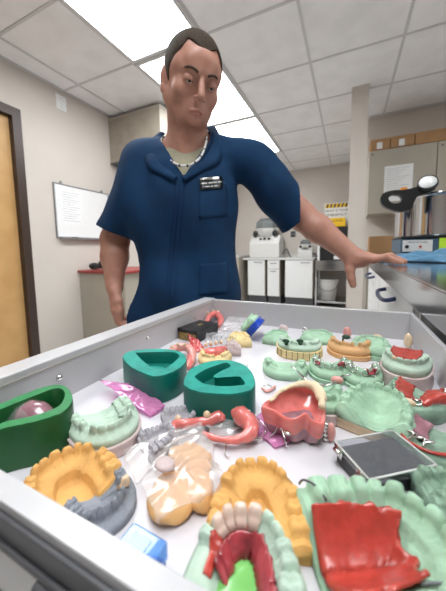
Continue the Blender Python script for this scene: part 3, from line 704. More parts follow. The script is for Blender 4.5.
slug('plaster_lump', 'white plaster piece behind the horseshoe teal mold, right of the cream cast', 'plaster piece', 240, 372, 0, (.011, .008, .008), M['paper'])
slug('denture_tooth', 'loose tan tooth by the far drawer wall above the mint double cast', 'tooth', 377, 341, 0, (.007, .004, .006), M['tooth'])
slug('denture_tooth', 'loose tan tooth in the far right corner of the drawer', 'tooth', 408, 348, 0, (.006, .005, .012), M['tooth'])
slug('plaster_lump', 'small pink lump against the far drawer wall behind the orange tan cast', 'plaster piece', 347, 338, 0, (.007, .005, .010), M['palepink'])
for (x, y, r, lb) in ((305, 333, .008, 'dark silvery clasp scrap at the far wall, behind the tan based cast'), (386, 372, .012, 'tangled silvery framework between the mint casts and the lilac based cast'), (396, 400, .011, 'tangled silvery clasp cluster beside the large mint cast with cream side')):
    p = at_z(x, y, DZ); t = thing('wire_framework', lb, 'metal framework', (p.x, p.y, DZ)); rnd = random.Random(x)
    for k in range(6):
        a = rnd.uniform(0, 6.28); q = [Vector((r*math.cos(a+j*.9)*rnd.uniform(.3, 1), r*math.sin(a+j*.9)*rnd.uniform(.3, 1), .001+rnd.uniform(0, 1)*r)) for j in range(5)]
        wire(t, q, .0009)
    bm = bmesh.new(); ell(bm, (0, 0, .003), (r*.7, r*.5, .0025)); obj('saddle', bm, M['greymetal'], t, True)

# ---------------------------------------------------------------- rubber molds
def mold(name, label, px, h, m, mtop, cav, depth_, floor_m=None, cav_px=True, per=6, relief=None):
    pts = [at_z(x, y, DZ+h) for x, y in px]; c = sum(pts, Vector())/len(pts)
    out = [Vector((p.x-c.x, p.y-c.y, 0)) for p in smooth_pts(pts, per)]
    inn = [Vector((p.x-c.x, p.y-c.y, 0)) for p in smooth_pts([at_z(x, y, DZ+h) for x, y in cav], per)]
    t = thing(name, label, 'rubber mold', (c.x, c.y, DZ+.0004))
    bm = bmesh.new(); n = len(out)
    rows = []
    for f, z in ((.985, 0), (1.0, h*.1), (1.0, h*.93), (.993, h*.985), (.982, h)):
        rows.append([bm.verts.new((p.x*f, p.y*f, z+(.0005*noise.noise(p*300) if z > h*.9 else 0))) for p in out])
    for a, b in zip(rows, rows[1:]):
        for i in range(n): bm.faces.new((a[i], a[(i+1) % n], b[(i+1) % n], b[i]))
    bm.faces.new(rows[0])
    ci = sum(inn, Vector())/len(inn); k = len(inn); ir = []
    for f, z in ((1, h), (.975, h-.0012), (.93, h-depth_*.5), (.88, h-depth_)):
        ir.append([bm.verts.new((ci.x+(p.x-ci.x)*f, ci.y+(p.y-ci.y)*f, z)) for p in inn])
    for a, b in zip(ir, ir[1:]):
        for i in range(k): bm.faces.new((a[i], a[(i+1) % k], b[(i+1) % k], b[i]))
    ff = bm.faces.new(ir[-1])
    e = [bm.edges.get((rows[-1][i], rows[-1][(i+1) % n])) for i in range(n)]+[bm.edges.get((ir[0][i], ir[0][(i+1) % k])) for i in range(k)]
    r = bmesh.ops.triangle_fill(bm, use_beauty=True, use_dissolve=False, edges=e)
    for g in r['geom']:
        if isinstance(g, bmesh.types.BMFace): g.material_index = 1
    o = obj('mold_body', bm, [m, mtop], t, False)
    me = o.data; me.shade_smooth() if hasattr(me, 'shade_smooth') else None
    o.modifiers.new('w', 'EDGE_SPLIT').split_angle = math.radians(40)
    return t, c, ci
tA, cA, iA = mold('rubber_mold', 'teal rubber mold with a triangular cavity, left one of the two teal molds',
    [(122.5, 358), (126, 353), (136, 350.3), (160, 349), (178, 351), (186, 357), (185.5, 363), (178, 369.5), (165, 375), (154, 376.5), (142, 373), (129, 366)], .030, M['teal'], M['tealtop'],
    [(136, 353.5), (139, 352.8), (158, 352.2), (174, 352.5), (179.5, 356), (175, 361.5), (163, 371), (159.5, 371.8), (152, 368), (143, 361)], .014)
bm = bmesh.new(); ell(bm, (0, 0, 0), (.017, .011, .004), 24, 10)
bmesh.ops.translate(bm, vec=(iA.x, iA.y-.004, .0165), verts=bm.verts); o = obj('cavity_floor', bm, M['tealtop'], tA, True)
bm = bmesh.new(); box(bm, -.0012, .0012, -.02, -.0195, .001, .028); bmesh.ops.translate(bm, vec=(-.026, .0065, 0), verts=bm.verts); obj('seam', bm, M['teal'], tA)
tB, cB, iB = mold('rubber_mold', 'teal rubber mold with a horseshoe shaped tooth cavity, right one of the two teal molds',
    [(183.5, 381), (192, 368), (213.6, 360.8), (235, 361.5), (249.5, 369), (255.3, 381), (251.7, 389.7), (231.6, 394.5), (202.4, 392.8), (187, 388)], .031, M['teal'], M['tealtop'],
    [(195.5, 376), (207, 369), (224, 363.2), (229, 364), (230, 367), (222, 371), (214, 376), (217, 378), (238, 376.8), (242, 379), (245, 384), (240, 385.8), (220, 386.6), (204.5, 384), (196.5, 379)], .012)
for i, (x, y) in enumerate(((201, 377), (206, 374), (211, 371), (216, 369), (221, 367))):
    p = at_z(x, y, DZ+.021)-cB; bm = bmesh.new(); ell(bm, (p.x, p.y, .0195), (.003, .003, .0035), 12, 8); obj('tooth_relief', bm, M['teal'], tB, True)
bm = bmesh.new(); box(bm, -.0008, .0008, -.0006, .0006, .001, .030); q = at_z(203, 392.6, DZ+.031)-cB; bmesh.ops.translate(bm, vec=(q.x, q.y, 0), verts=bm.verts); obj('seam', bm, M['teal'], tB)
tG, cG, iG = mold('rubber_mold', 'dark green open rubber mold holding a pink form, at the left drawer wall',
    [(-34, 432), (-18, 413), (10, 400), (38, 389), (55, 385), (65, 386), (71, 392), (72.5, 402), (62, 413), (36, 422), (8, 428), (-18, 436)], .034, M['dgreen'], M['dgreentop'],
    [(-24, 430), (-10, 415), (12, 405), (40, 394), (54, 389), (62, 389.5), (65, 396), (58, 407), (34, 416), (6, 422), (-12, 430)], .028)
t = thing('acrylic_form', 'glossy pink dome of acrylic inside the dark green mold', 'acrylic form', (cG.x+iG.x, cG.y+iG.y, DZ+.0066))
q = at_z(33, 408, DZ+.03)-t.location
bm = bmesh.new(); ell(bm, (q.x, q.y+.001, .006), (.022, .014, .0225), 28, 14)
for v in bm.verts: v.co += v.co.normalized()*.0012*noise.noise(v.co*120); v.co.z = max(v.co.z, 0.0002)
obj('dome', bm, M['mauve'], t, True)
bm = bmesh.new(); ell(bm, (q.x-.003, q.y, .003), (.029, .0175, .0235), 28, 14)
for v in bm.verts: v.co.z = max(v.co.z, 0)
obj('clear_shell', bm, M['filmwarm'], t, True)

# ---------------------------------------------------------------- black case with a clear lid
c4 = [at_z(x, y, DZ+.016) for x, y in ((334, 441), (392, 430.5), (436, 463), (372, 481))]
o0 = c4[0]; ex = (c4[1]-c4[0]); ey = (c4[3]-c4[0]); exn = ex.normalized()
wl = .5*(ex.length+(c4[2]-c4[3]).length); dl = .5*(ey.length+(c4[2]-c4[1]).length)
ang = math.atan2(exn.y, exn.x)+math.radians(0)
cc = sum(c4, Vector())/4
t = thing('denture_case', 'shallow black case under a clear lid with a charcoal pad, behind the front right cast', 'case', (cc.x, cc.y, DZ), ang)
a, b = wl/2, dl/2
obj('tray', B(-a+.001, a-.001, -b+.001, b-.001, .0003, .010), M['black'], t, bevel=.001)
obj('foam_pad', B(-a+.003, a-.003, -b+.003, b-.003, .0101, .0135), M['foam'], t, bevel=.0008)
obj('lid', boxes([(-a, a, -b, b, .0148, .016), (-a, a, -b, -b+.0012, .0105, .0148), (-a, a, b-.0012, b, .0105, .0148), (-a, -a+.0012, -b+.0012, b-.0012, .0105, .0148), (a-.0012, a, -b+.0012, b-.0012, .0105, .0148)]), M['casepl'], t, bevel=.0003)
bm = bmesh.new(); z_ = .0158
for p_, q_ in (((-a, -b), (a, -b)), ((a, -b), (a, b)), ((a, b), (-a, b)), ((-a, b), (-a, -b))): tube(bm, [(*p_, z_), (*q_, z_)], .0007, 6)
obj('lid_rim', bm, M['bucket'], t, True)
for y in (-b*.62, b*.72):
    bm = bmesh.new(); tube(bm, [(-a-.0012, y-.003, .0115), (-a-.0012, y+.003, .0115)], .0018, 10); box(bm, -a-.001, -a+.001, y-.004, y+.004, .008, .0155); obj('hinge', bm, M['chrome'], t, True)

# ---------------------------------------------------------------- pink dentures
def denture(name, label, Fp, Hp, h, wpx, m, teethm=None, arch=(0, 1), t1=.999, lift=0, tilt=(0, 0), seed=0, teeth=(), inner=None, th=.0018, l=None, clasp=()):
    pos, yaw, ln = frame(Fp, Hp, h); w = wid((Fp[0]+Hp[0])/2, (Fp[1]+Hp[1])/2, wpx, h)
    A = Arch(w, l or ln, kind='palate', hb=.001, hg=.008, ht=.006, dp=.006, seed=seed, W=.0045, ob=.0005, missing=[k for k in ALLT if k not in teeth])
    t = thing(name, label, 'denture', (pos.x, pos.y, DZ+lift), yaw); t.rotation_euler = (tilt[0], tilt[1], yaw)
    bm = bmesh.new(); cols = []
    for i in range(71):
        R_ = A.rows(arch[0]+(arch[1]-arch[0])*i/70)[3:]; mm = max(6, int(len(R_)*t1))
        cols.append([bm.verts.new(p+A.rough_at(p)) for p in R_[:mm]])
    for p_, q_ in zip(cols, cols[1:]):
        for j in range(len(p_)-1): bm.faces.new((p_[j], q_[j], q_[j+1], p_[j+1]))
    bmesh.ops.remove_doubles(bm, verts=bm.verts, dist=.00004)
    solid(obj('gum_plate', bm, m, t, True), th, -1)
    for k in teeth: obj('tooth', A.tooth_bm(k, .0006), teethm or M['tooth'], t, True)
    for (k) in clasp:
        u = A.e[k]; R_ = A.rows(u); R2 = A.rows(min(1, u+.06)); dz = Vector((0, 0, .001))
        wire(t, [R_[14]+dz, R_[10]+dz*3, R_[6]+dz*2, R_[4]+dz, R2[4]+dz, R2[6]+dz*3], .0007)
    return t, A
# the big upside-down pink denture, propped up: a basin seen from above
pos, yaw, ln = frame((300, 392), (290, 434), .026)
t = thing('denture', 'large glossy pink denture lying basin up, cream plaster on its far edge', 'denture', (pos.x, pos.y, DZ), math.radians(-5))
zt = .032
OUT = [at_z(x, y, DZ+h_)-t.location for x, y, h_ in ((262, 406, .027), (272, 397, .030), (285, 388, .033), (300, 383, .034), (314, 384, .033), (324, 392, .031), (325, 408, .028), (323, 423, .023), (312, 420, .024), (306, 414, .027), (295, 419, .025), (285, 418, .024), (274, 411, .025))]
rot = Matrix.Rotation(math.radians(5), 3, 'Z')
OUT = [rot @ p for p in smooth_pts(OUT, 5)]
ctr = sum(OUT, Vector())/len(OUT)
bm = bmesh.new(); rows = []
for f, dz in ((.93, -.014), (1.0, -.008), (1.03, -.002), (1.0, 0.0), (.95, .0006), (.88, -.002), (.74, -.0065), (.55, -.0105), (.34, -.0120), (.15, -.0112)):
    row = []
    for p in OUT:
        q = ctr+(p-ctr)*f; zz = p.z*min(1, f)+ctr.z*(1-min(1, f)) if f < 1 else p.z
        row.append(bm.verts.new((q.x, q.y, zz+dz+.0005*noise.noise(q*160))))
    rows.append(row)
for r1, r2 in zip(rows, rows[1:]):
    n = len(r1)
    for i in range(n): bm.faces.new((r1[i], r1[(i+1) % n], r2[(i+1) % n], r2[i]))
bm.faces.new(rows[-1]); obj('gum_plate', bm, M['pink'], t, True)
bm = bmesh.new(); rows = []       # dark translucent underside beneath, standing on the liner
for f, z in ((.62, .0003), (.80, .004), (.93, .012), (.95, .018)):
    rows.append([bm.verts.new((ctr.x+(p.x-ctr.x)*f, ctr.y+(p.y-ctr.y)*f, min(z, p.z-.004) if z > .01 else z)) for p in OUT])
for r1, r2 in zip(rows, rows[1:]):
    for i in range(len(r1)): bm.faces.new((r1[i], r1[(i+1) % len(r1)], r2[(i+1) % len(r1)], r2[i]))
bm.faces.new(rows[0]); bm.faces.new(rows[-1]); obj('underside', bm, M['mauve'], t, True)
crust = [rot @ (at_z(x, y, DZ+h_)-t.location) for x, y, h_ in ((270, 401, .030), (280, 392, .0335), (292, 386, .0355), (304, 384, .036), (315, 387, .0355), (321, 396, .034), (322, 408, .031))]
bm = bmesh.new(); tube(bm, smooth_pts(crust, 5, False), [(.0010+.0012*i/10 if i < 10 else (.0022+.0024*min(1, (i-10)/10))*(1 if i < 27 else .6)) for i in range(31)], 8)
for v in bm.verts: v.co += Vector((noise.noise(v.co*400), noise.noise(v.co*400+Vector((3, 3, 3))), noise.noise(v.co*300)))*.0012
obj('plaster_crust', bm, M['ivory'], t, True)
W_ = lambda L_: [rot @ (at_z(x, y, DZ+h_)-t.location) for x, y, h_ in L_]
wire(t, W_([(268, 438, .004), (275, 432, .008), (279, 424, .013), (282, 430, .012), (285, 440, .008), (287, 447, .003)]), .0007)
wire(t, W_([(254, 418, .006), (260, 424, .004), (262, 432, .003), (258, 438, .003), (250, 441, .004)]), .0005)
for x, y in ((280, 421), (283, 429), (287, 433)):
    p = rot @ (at_z(x, y, DZ+.012)-t.location); bm = bmesh.new(); ell(bm, p, (.0034, .0018, .0015), 10, 6); obj('clasp_rest', bm, M['chrome'], t, True)
p = at_z(327, 440, DZ); t = thing('clasp_piece', 'small pink oval with a silver clasp, right of the large pink denture', 'denture piece', (p.x, p.y, DZ))
bm = bmesh.new(); ell(bm, (.003, 0, .008), (.0035, .004, .008)); obj('gum', bm, M['palepink'], t, True)
bm = bmesh.new()
for z in (.003, .007, .011, .0145): ell(bm, (-.0015+.0008*math.sin(z*900), -.003, z), (.0026, .0018, .0024), 10, 6)
obj('attachment', bm, M['chrome'], t, True)
# magenta pouch under the denture and magenta strip
def sheet(name, label, cat, quad, m, amp=.002, seed=0, n=34, crumple=110, ridge=None, extra=None, th=.0003, parent=None, cover=None):
    Q = [at_z(x, y, DZ+h_) for x, y, h_ in quad]; c = sum(Q, Vector())/4
    t = thing(name, label, cat, (c.x, c.y, DZ)) if not parent else parent
    bm = bmesh.new(); g = []
    for i in range(n+1):
        r = []
        for j in range(n+1):
            u, v = i/n, j/n; p = (Q[0]*(1-u)+Q[1]*u)*(1-v)+(Q[3]*(1-u)+Q[2]*u)*v
            w = Vector((p.x*crumple, p.y*crumple, seed*3.1)); nn = 1-abs(noise.noise(w))*2.4; n2 = noise.noise(w*.4+Vector((0, 0, 9)))
            ed = min(u, 1-u, v, 1-v); z = p.z+amp*(nn*.7+n2*1.1)
            if cover:
                for (cx_, cy_, rr, hh) in cover:
                    dd = math.hypot(p.x-cx_, p.y-cy_)/rr
                    if dd < 1.6: z = max(z, DZ+hh*min(1, (1.6-dd)/.5)+amp*nn*.4)
            jx = .0016*noise.noise(Vector((u*9, v*9, seed)))
            r.append(bm.verts.new((p.x-t.location.x+jx, p.y-t.location.y+jx*.7, max(z, DZ+.0008)-DZ)))
        g.append(r)
    for i in range(n):
        for j in range(n): bm.faces.new((g[i][j], g[i+1][j], g[i+1][j+1], g[i][j+1]))
    solid(obj('film', bm, m, t, True), th, 0)
    return t
sheet('plastic_strip', 'magenta translucent plastic strip between the pink based cast and the teal mold', 'plastic strip', [(99, 381, .014), (128, 383, .010), (166, 405, .004), (150, 417, .002)], M['magenta'], .0022, 1, crumple=70)
sheet('plastic_pouch', 'magenta edged pouch lying under the large pink denture', 'plastic pouch', [(244, 424, .002), (270, 408, .002), (300, 440, .002), (276, 448, .002)], M['magenta'], .0015, 2)
# transparent bag with its contents
def stone(label, Fp, Hp, h, wpx, m, seed, name='stone_piece'):
    pos, yaw, ln = frame(Fp, Hp, h); w = wid(*Fp, wpx, h); t = thing(name, label, 'wax piece', (pos.x, pos.y, DZ), yaw)
    bm = bmesh.new(); ell(bm, (0, 0, .004), (w/2, ln/2, .007), 28, 14)
    for v in bm.verts:
        v.co += Vector((noise.noise(v.co*90+Vector((seed, 0, 0))), noise.noise(v.co*90+Vector((0, seed, 0))), noise.noise(v.co*110)))*.0022; v.co.z = max(v.co.z, 0.0004)
    obj('body', bm, m, t, True); return pos
s1 = stone('orange wax piece in the clear bag, the lower left one near the mint cast', (168, 470), (176, 522), .006, 42, M['peach'], 3)
s2 = stone('orange wax piece in the clear bag, the lower right one beside the yellow cast', (196, 468), (204, 508), .006, 26, M['peach'], 5)
s3 = stone('orange wax piece in the clear bag, the far upper one', (200, 445), (180, 470), .006, 44, M['peach'], 8)
cov = [(s1.x, s1.y, .018, .013), (s2.x, s2.y, .013, .0135), (s3.x, s3.y, .014, .013)]
bag = sheet('plastic_bag', 'large crumpled clear bag over the orange wax pieces', 'plastic bag', [(122, 452, .004), (200, 418, .012), (230, 500, .003), (158, 537, .002)], M['filmwarm'], .0022, 4, 70, 62, cover=cov)
sheet('plastic_bag', 'flat clear bag flap around the pink flexible denture', 'plastic bag', [(204, 416, .010), (222, 396, .014), (250, 422, .004), (214, 446, .003)], M['film'], .0025, 6, 40, 90)
p = at_z(165, 468, DZ+.014); t = thing('acrylic_disc', 'small mauve oval button lying on the clear bag', 'acrylic button', (p.x, p.y, p.z+.001))
bm = bmesh.new(); lathe(bm, [(.006, 0), (.0072, .001), (.0070, .0028), (.005, .0036)], 24); bmesh.ops.scale(bm, vec=(1, .8, 1), verts=bm.verts); obj('body', bm, M['lilac'], t, True)
# pink partials near the bag
def ribbon(name, label, pts, rs, m, teeth=(), clasps=(), cat='denture', flat=.5):
    P = [at_z(x, y, DZ+h_) for x, y, h_ in pts]; c = sum(P, Vector())/len(P); t = thing(name, label, cat, (c.x, c.y, DZ))
    Pl = smooth_pts([Vector((p.x-c.x, p.y-c.y, p.z-DZ)) for p in P], 6, False)
    R2 = np.interp(np.linspace(0, 1, len(Pl)), np.linspace(0, 1, len(rs)), rs).tolist()
    bm = bmesh.new(); tube(bm, Pl, R2, 12)
    for v in bm.verts: v.co += Vector((noise.noise(v.co*250), noise.noise(v.co*250+Vector((3, 0, 0))), noise.noise(v.co*200)*.6))*.0010; v.co.z = max(v.co.z, .0004)
    obj('gum_plate', bm, m, t, True)
    for (x, y, h_, r) in teeth:
        q = at_z(x, y, DZ+h_)-t.location; bm = bmesh.new(); ell(bm, q, (r, r*.8, r*1.1), 12, 8); obj('tooth', bm, M['tooth'], t, True)
    for L_ in clasps: wire(t, [at_z(x, y, DZ+h_)-t.location for x, y, h_ in L_], .0006)
    return t
ribbon('partial_denture', 'pink partial denture with two ivory teeth lying across the grey strips', [(173, 432, .007), (176, 424, .010), (186, 424, .011), (198, 422, .010), (210, 420, .010), (220, 416, .011), (222, 421, .009)], [.002, .004, .0042, .0035, .0045, .005, .002], M['pink'], teeth=((178, 419, .013, .0032), (207, 415, .015, .0034)))
ribbon('partial_denture', 'curved red pink flexible denture with dark clasps, in front of the horseshoe teal mold', [(203, 432, .006), (212, 437, .006), (226, 440, .007), (240, 439, .008), (250, 433, .009), (250, 423, .011), (240, 415, .013), (232, 411, .014)], [.0015, .0026, .0026, .0035, .006, .0075, .008, .003], M['pink'],
       clasps=([(236, 410, .016), (242, 408, .018), (250, 411, .016), (248, 417, .014), (240, 414, .015)], [(228, 438, .006), (226, 446, .003), (225, 455, .001), (229, 457, .002)], [(252, 418, .012), (260, 420, .010), (266, 430, .006), (262, 438, .004), (252, 440, .005)]))
p = at_z(267, 388, DZ); ribbon('clasp_piece', 'tiny pale pink clasp lying on the liner behind the large pink denture', [(262, 388, .002), (266, 391, .002), (272, 389, .003), (275, 386, .002)], [.001, .0016, .0016, .001], M['palepink'], clasps=([(262, 387, .002), (268, 385, .003), (274, 389, .002)],), cat='denture piece')
# far left pink things
ribbon('denture', 'pink and orange denture behind the left teal mold', [(166, 357, .008), (174, 349, .012), (185, 347, .013), (192, 352, .012), (192, 362, .008)], [.004, .006, .0065, .006, .003], M['palepink'], teeth=((172, 347, .017, .003), (178, 345, .018, .003), (185, 345, .018, .003)))
ribbon('denture', 'coral denture slice between the two teal molds', [(188, 368, .006), (191, 359, .008), (190, 352, .009)], [.003, .006, .004], M['pink'])
t = ribbon('denture', 'coral pink denture with ivory teeth in front of the black box', [(203, 352, .010), (210, 353, .011), (218, 352, .011), (225, 349, .011)], [.004, .008, .008, .005], M['pink'], teeth=((206, 345, .019, .003), (211, 344, .020, .003), (216, 343, .020, .003), (221, 342, .020, .003)))
quick('pale pink plaster cast with a white rim, beside the coral denture', (233, 338), (232, 350), .016, 17, M['lilac'], l=.022, kind='palate', hb=.013, hg=.004, ht=.003, dp=.003, seed=31, rough=.0004)
ribbon('denture', 'rosy denture at the far wall behind the black box', [(205, 324, .012), (210, 316, .016), (217, 314, .017), (221, 320, .012), (218, 326, .008)], [.004, .0065, .007, .007, .004], M['pink'], teeth=((208, 313, .022, .003), (213, 311, .023, .003), (218, 312, .022, .003)))
sheet('plastic_wrapper', 'crumpled red translucent wrapper in front of the black box', 'wrapper', [(188, 335, .014), (199, 341, .012), (206, 351, .003), (192, 352, .002)], clear('red_film', (.95, .25, .25), .2, .1, .5, (.85, .12, .12)), .004, 12, 24, 160)
sheet('plastic_bag', 'small crumpled clear bag at the far wall between black box and cream cast', 'plastic bag', [(219, 330, .004), (229, 315, .020), (246, 320, .016), (243, 334, .003)], M['film'], .004, 14, 34, 120)
sheet('plastic_bag', 'small clear bag printed with black characters before the black box', 'plastic bag', [(205, 345, .004), (206, 333, .012), (238, 331, .018), (234, 343, .014)], M['film'], .001, 15, 20, 120)
q = at_z(221, 338, DZ+.018); t = tag(text('bag_print', '理刊ナール', .0085, M['ink'], None, q, (math.radians(35), 0, math.radians(18))), 'black printed characters on the small clear bag', 'printed strip')
ribbon('denture', 'coral red denture arc at the right picture edge above the framework cast', [(424, 405, .030), (432, 400, .032), (442, 398, .032), (452, 400, .030)], [.002, .004, .005, .004], M['red'])
# black box with a gold end
c3 = [at_z(x, y, DZ+.020) for x, y in ((173.5, 327), (190, 331.5), (211.5, 323))]
ex = (c3[1]-c3[0]); ey = (c3[2]-c3[1]); ang = math.atan2(ey.y, ey.x)
ctr = (c3[0]+c3[2])/2; a = ey.length/2; b = ex.length/2
t = thing('small_box', 'small black box with a gold label on its end, at the left drawer wall', 'box', (ctr.x+.012, ctr.y, DZ+.0003), ang)
obj('carton', B(-a, a, -b, b, 0, .0195), M['black'], t, bevel=.0008)
obj('lid', B(-a-.0006, a+.0006, -b-.0006, b+.0006, .014, .0205), M['black'], t, bevel=.0008)
obj('gold_label', B(-a-.0009, -a-.0001, -b*.9, b*.85, .0012, .0135), M['gold'], t)
bm = bmesh.new()
for k in range(4): box(bm, -a-.0012, -a-.0009, -b*.75+.0042*k, -b*.75+.0042*k+.0024, .005, .010)
obj('label_marks', bm, M['ink'], t)
bm = bmesh.new(); lathe(bm, [(.005, 0), (.0045, .0003)], 6, .006, 0); bmesh.ops.translate(bm, vec=(0, 0, .0206), verts=bm.verts); obj('gold_emblem', bm, M['gold'], t)
# blue clear box in the near corner
c3 = [at_z(x, y, DZ+.022) for x, y in ((118, 538), (134, 523), (166, 542))]
ex = (c3[2]-c3[1]); ey = (c3[1]-c3[0]); ang = math.atan2(ex.y, ex.x); ctr = c3[1]+(ex-ex.normalized().orthogonal()*0)/2-Vector((-math.sin(ang), math.cos(ang), 0))*.0085
a, b = ex.length/2, .0085
t = thing('tooth_box', 'small clear blue plastic box in front of the grey cast at the near wall', 'box', (ctr.x, ctr.y, DZ+.0003), ang)
obj('base', B(-a, a, -b, b, 0, .012), M['blue'], t, bevel=.001)
obj('clear_lid', B(-a-.0008, a+.0008, -b-.0008, b+.0008, .0125, .022), M['clearblue'], t, bevel=.0014)
obj('white_insert', B(-a+.004, a-.006, -b+.003, b-.003, .0222, .0226), M['paleblue'], t, bevel=.0002)
obj('latch', B(a+.0008, a+.002, -.003, .003, .008, .015), M['blue'], t, bevel=.0004)

# ---------------------------------------------------------------- on the steel counter
t = thing('blue_towel', 'rumpled blue cloth on the steel counter at the man\'s fingertips', 'cloth', (.30, 1.13, CT))
bm = bmesh.new(); g = []; n = 60
for i in range(n+1):
    r = []
    for j in range(n+1):
        u, v = i/n, j/n; x = -.215+.36*u; y = -.06-.10*u+.24*v+.03*math.sin(u*7)
        z = .003+.045*max(0, noise.noise(Vector((x*16, y*18, 2)))+.35)*math.sin(PI*min(1, v*1.02))**.5*math.sin(PI*min(1, u*1.01))**.4
        r.append(bm.verts.new((x, y, max(.001, z))))
    g.append(r)
for i in range(n):
    for j in range(n): bm.faces.new((g[i][j], g[i+1][j], g[i+1][j+1], g[i][j+1]))
solid(obj('cloth', bm, M['towel'], t, True), .002, 1)
t = thing('curing_unit', 'blue grey control unit with a white panel under the steel pots', 'appliance', (.408, 1.44, CT))
obj('housing', B(-.211, .25, -.12, .14, .028, .084), M['panelblue'], t, bevel=.003)
obj('top_plate', B(-.212, .255, -.125, .145, .086, .094), M['black'], t, bevel=.002)
for x in (-.19, .22): obj('foot', B(x-.012, x+.012, -.10, .12, 0, .028), M['black'], t)
obj('base_shade', B(-.20, .245, -.108, .13, .010, .028), M['black'], t)  # black slab standing in for the shadow beneath the housing
obj('control_panel', B(-.205, -.105, -.1225, -.12, .032, .078), M['bucket'], t, bevel=.0008)
for x, r, m in ((-.190, .007, 'black'), (-.145, .005, 'red')):
    bm = bmesh.new(); lathe(bm, [(r, 0), (r*.9, .006), (.001, .007)], 16); bmesh.ops.rotate(bm, matrix=Matrix.Rotation(PI/2, 3, 'X'), verts=bm.verts); bmesh.ops.translate(bm, vec=(x, -.1225, .052), verts=bm.verts); obj('knob', bm, M[m], t, True)
text('panel_lettering', 'PRESSURE CURE', .009, M['ink'], t, (-.155, -.1228, .069), (PI/2, 0, 0))
obj('sticky_note', B(-.085, -.012, -.1235, -.1225, .026, .084), M['sticky'], t)
def pot(label, x, y, z, r, h, lid):
    t = thing('steel_pot', label, 'pot', (x, y, z))
    bm = bmesh.new(); lathe(bm, [(r*.96, 0), (r, .004), (r, .007), (r, h-.016), (r, h-.013), (r*1.002, h-.012), (r*1.05, h-.010), (r*1.06, h-.002), (r*1.03, h), (r*.97, h), (r*.96, h-.006), (r*.95, .01), (.001, .01)], 48); obj('vessel', bm, M['steel'], t, True)
    return t
p1 = pot('rear steel pressure pot under a black clamp handle', .262, 1.545, CT+.094, .062, .150, True)
bm = bmesh.new(); lathe(bm, [(.064, .151), (.062, .158), (.03, .166), (.001, .167)], 48); obj('lid', bm, M['steel'], p1, True)
# clamp handle: a black yoke with an opening and a pressure gauge
bm = bmesh.new(); Y_ = 1.285-p1.location.y
def hpt(x, y): d = ray(x, y); k = 1.285/d.y; return Vector((d.x*k, 1.285, EYE+d.z*k))-p1.location
oo = smooth_pts([hpt(*q) for q in ((380.5, 199), (383, 193.5), (392, 190.5), (405, 189.5), (416, 187), (427, 184), (434, 184.5), (435, 189), (428, 193), (418, 196), (414.5, 202), (411, 209), (401, 211.5), (390, 209), (383, 205))], 5)
ii = smooth_pts([hpt(*q) for q in ((388.5, 198.5), (392, 194.8), (399, 194.8), (402, 198.5), (399.5, 202.5), (392.5, 203))], 5)
def ring_(P, y): return [bm.verts.new((p.x, y, p.z)) for p in P]
o1, o2, i1, i2 = ring_(oo, Y_), ring_(oo, Y_+.035), ring_(ii, Y_), ring_(ii, Y_+.035)
for r1, r2 in ((o1, o2), (i1, i2)):
    for i in range(len(r1)): bm.faces.new((r1[i], r1[(i+1) % len(r1)], r2[(i+1) % len(r1)], r2[i]))
for ro, ri in ((o1, i1), (o2, i2)):
    e = [bm.edges.get((ro[i], ro[(i+1) % len(ro)])) for i in range(len(ro))]+[bm.edges.get((ri[i], ri[(i+1) % len(ri)])) for i in range(len(ri))]
    bmesh.ops.triangle_fill(bm, use_beauty=True, use_dissolve=False, edges=e)
h_ = obj('clamp_handle', bm, M['black'], p1, False, bevel=.004)
q = hpt(404.5, 188.5); obj('orange_cap', B(q.x-.011, q.x+.011, Y_+.004, Y_+.030, q.z-.006, q.z+.006), M['orange'], p1, bevel=.003)
q = hpt(428, 185.5)
bm = bmesh.new(); lathe(bm, [(.030, 0), (.033, .004), (.033, .016), (.029, .018), (.029, .0155), (.001, .0155)], 32)
rm = Matrix.Rotation(math.radians(-20), 3, 'Y') @ Matrix.Rotation(math.radians(58), 3, 'X')
bmesh.ops.rotate(bm, matrix=rm, verts=bm.verts); bmesh.ops.translate(bm, vec=(q.x, Y_+.006, q.z+.004), verts=bm.verts); obj('pressure_gauge', bm, M['black'], p1, True)
bm = bmesh.new(); lathe(bm, [(.0285, .0158), (.0285, .0164)], 32); bmesh.ops.rotate(bm, matrix=rm, verts=bm.verts); bmesh.ops.translate(bm, vec=(q.x, Y_+.006, q.z+.004), verts=bm.verts)
obj('gauge_face', bm, M['paper'], p1, True)
p2 = pot('shiny steel pot with rolled rim right of the black clamp handle', .335, 1.30, CT+.094, .083, .170, False)
p2.location = (.333, 1.395, CT+.094)

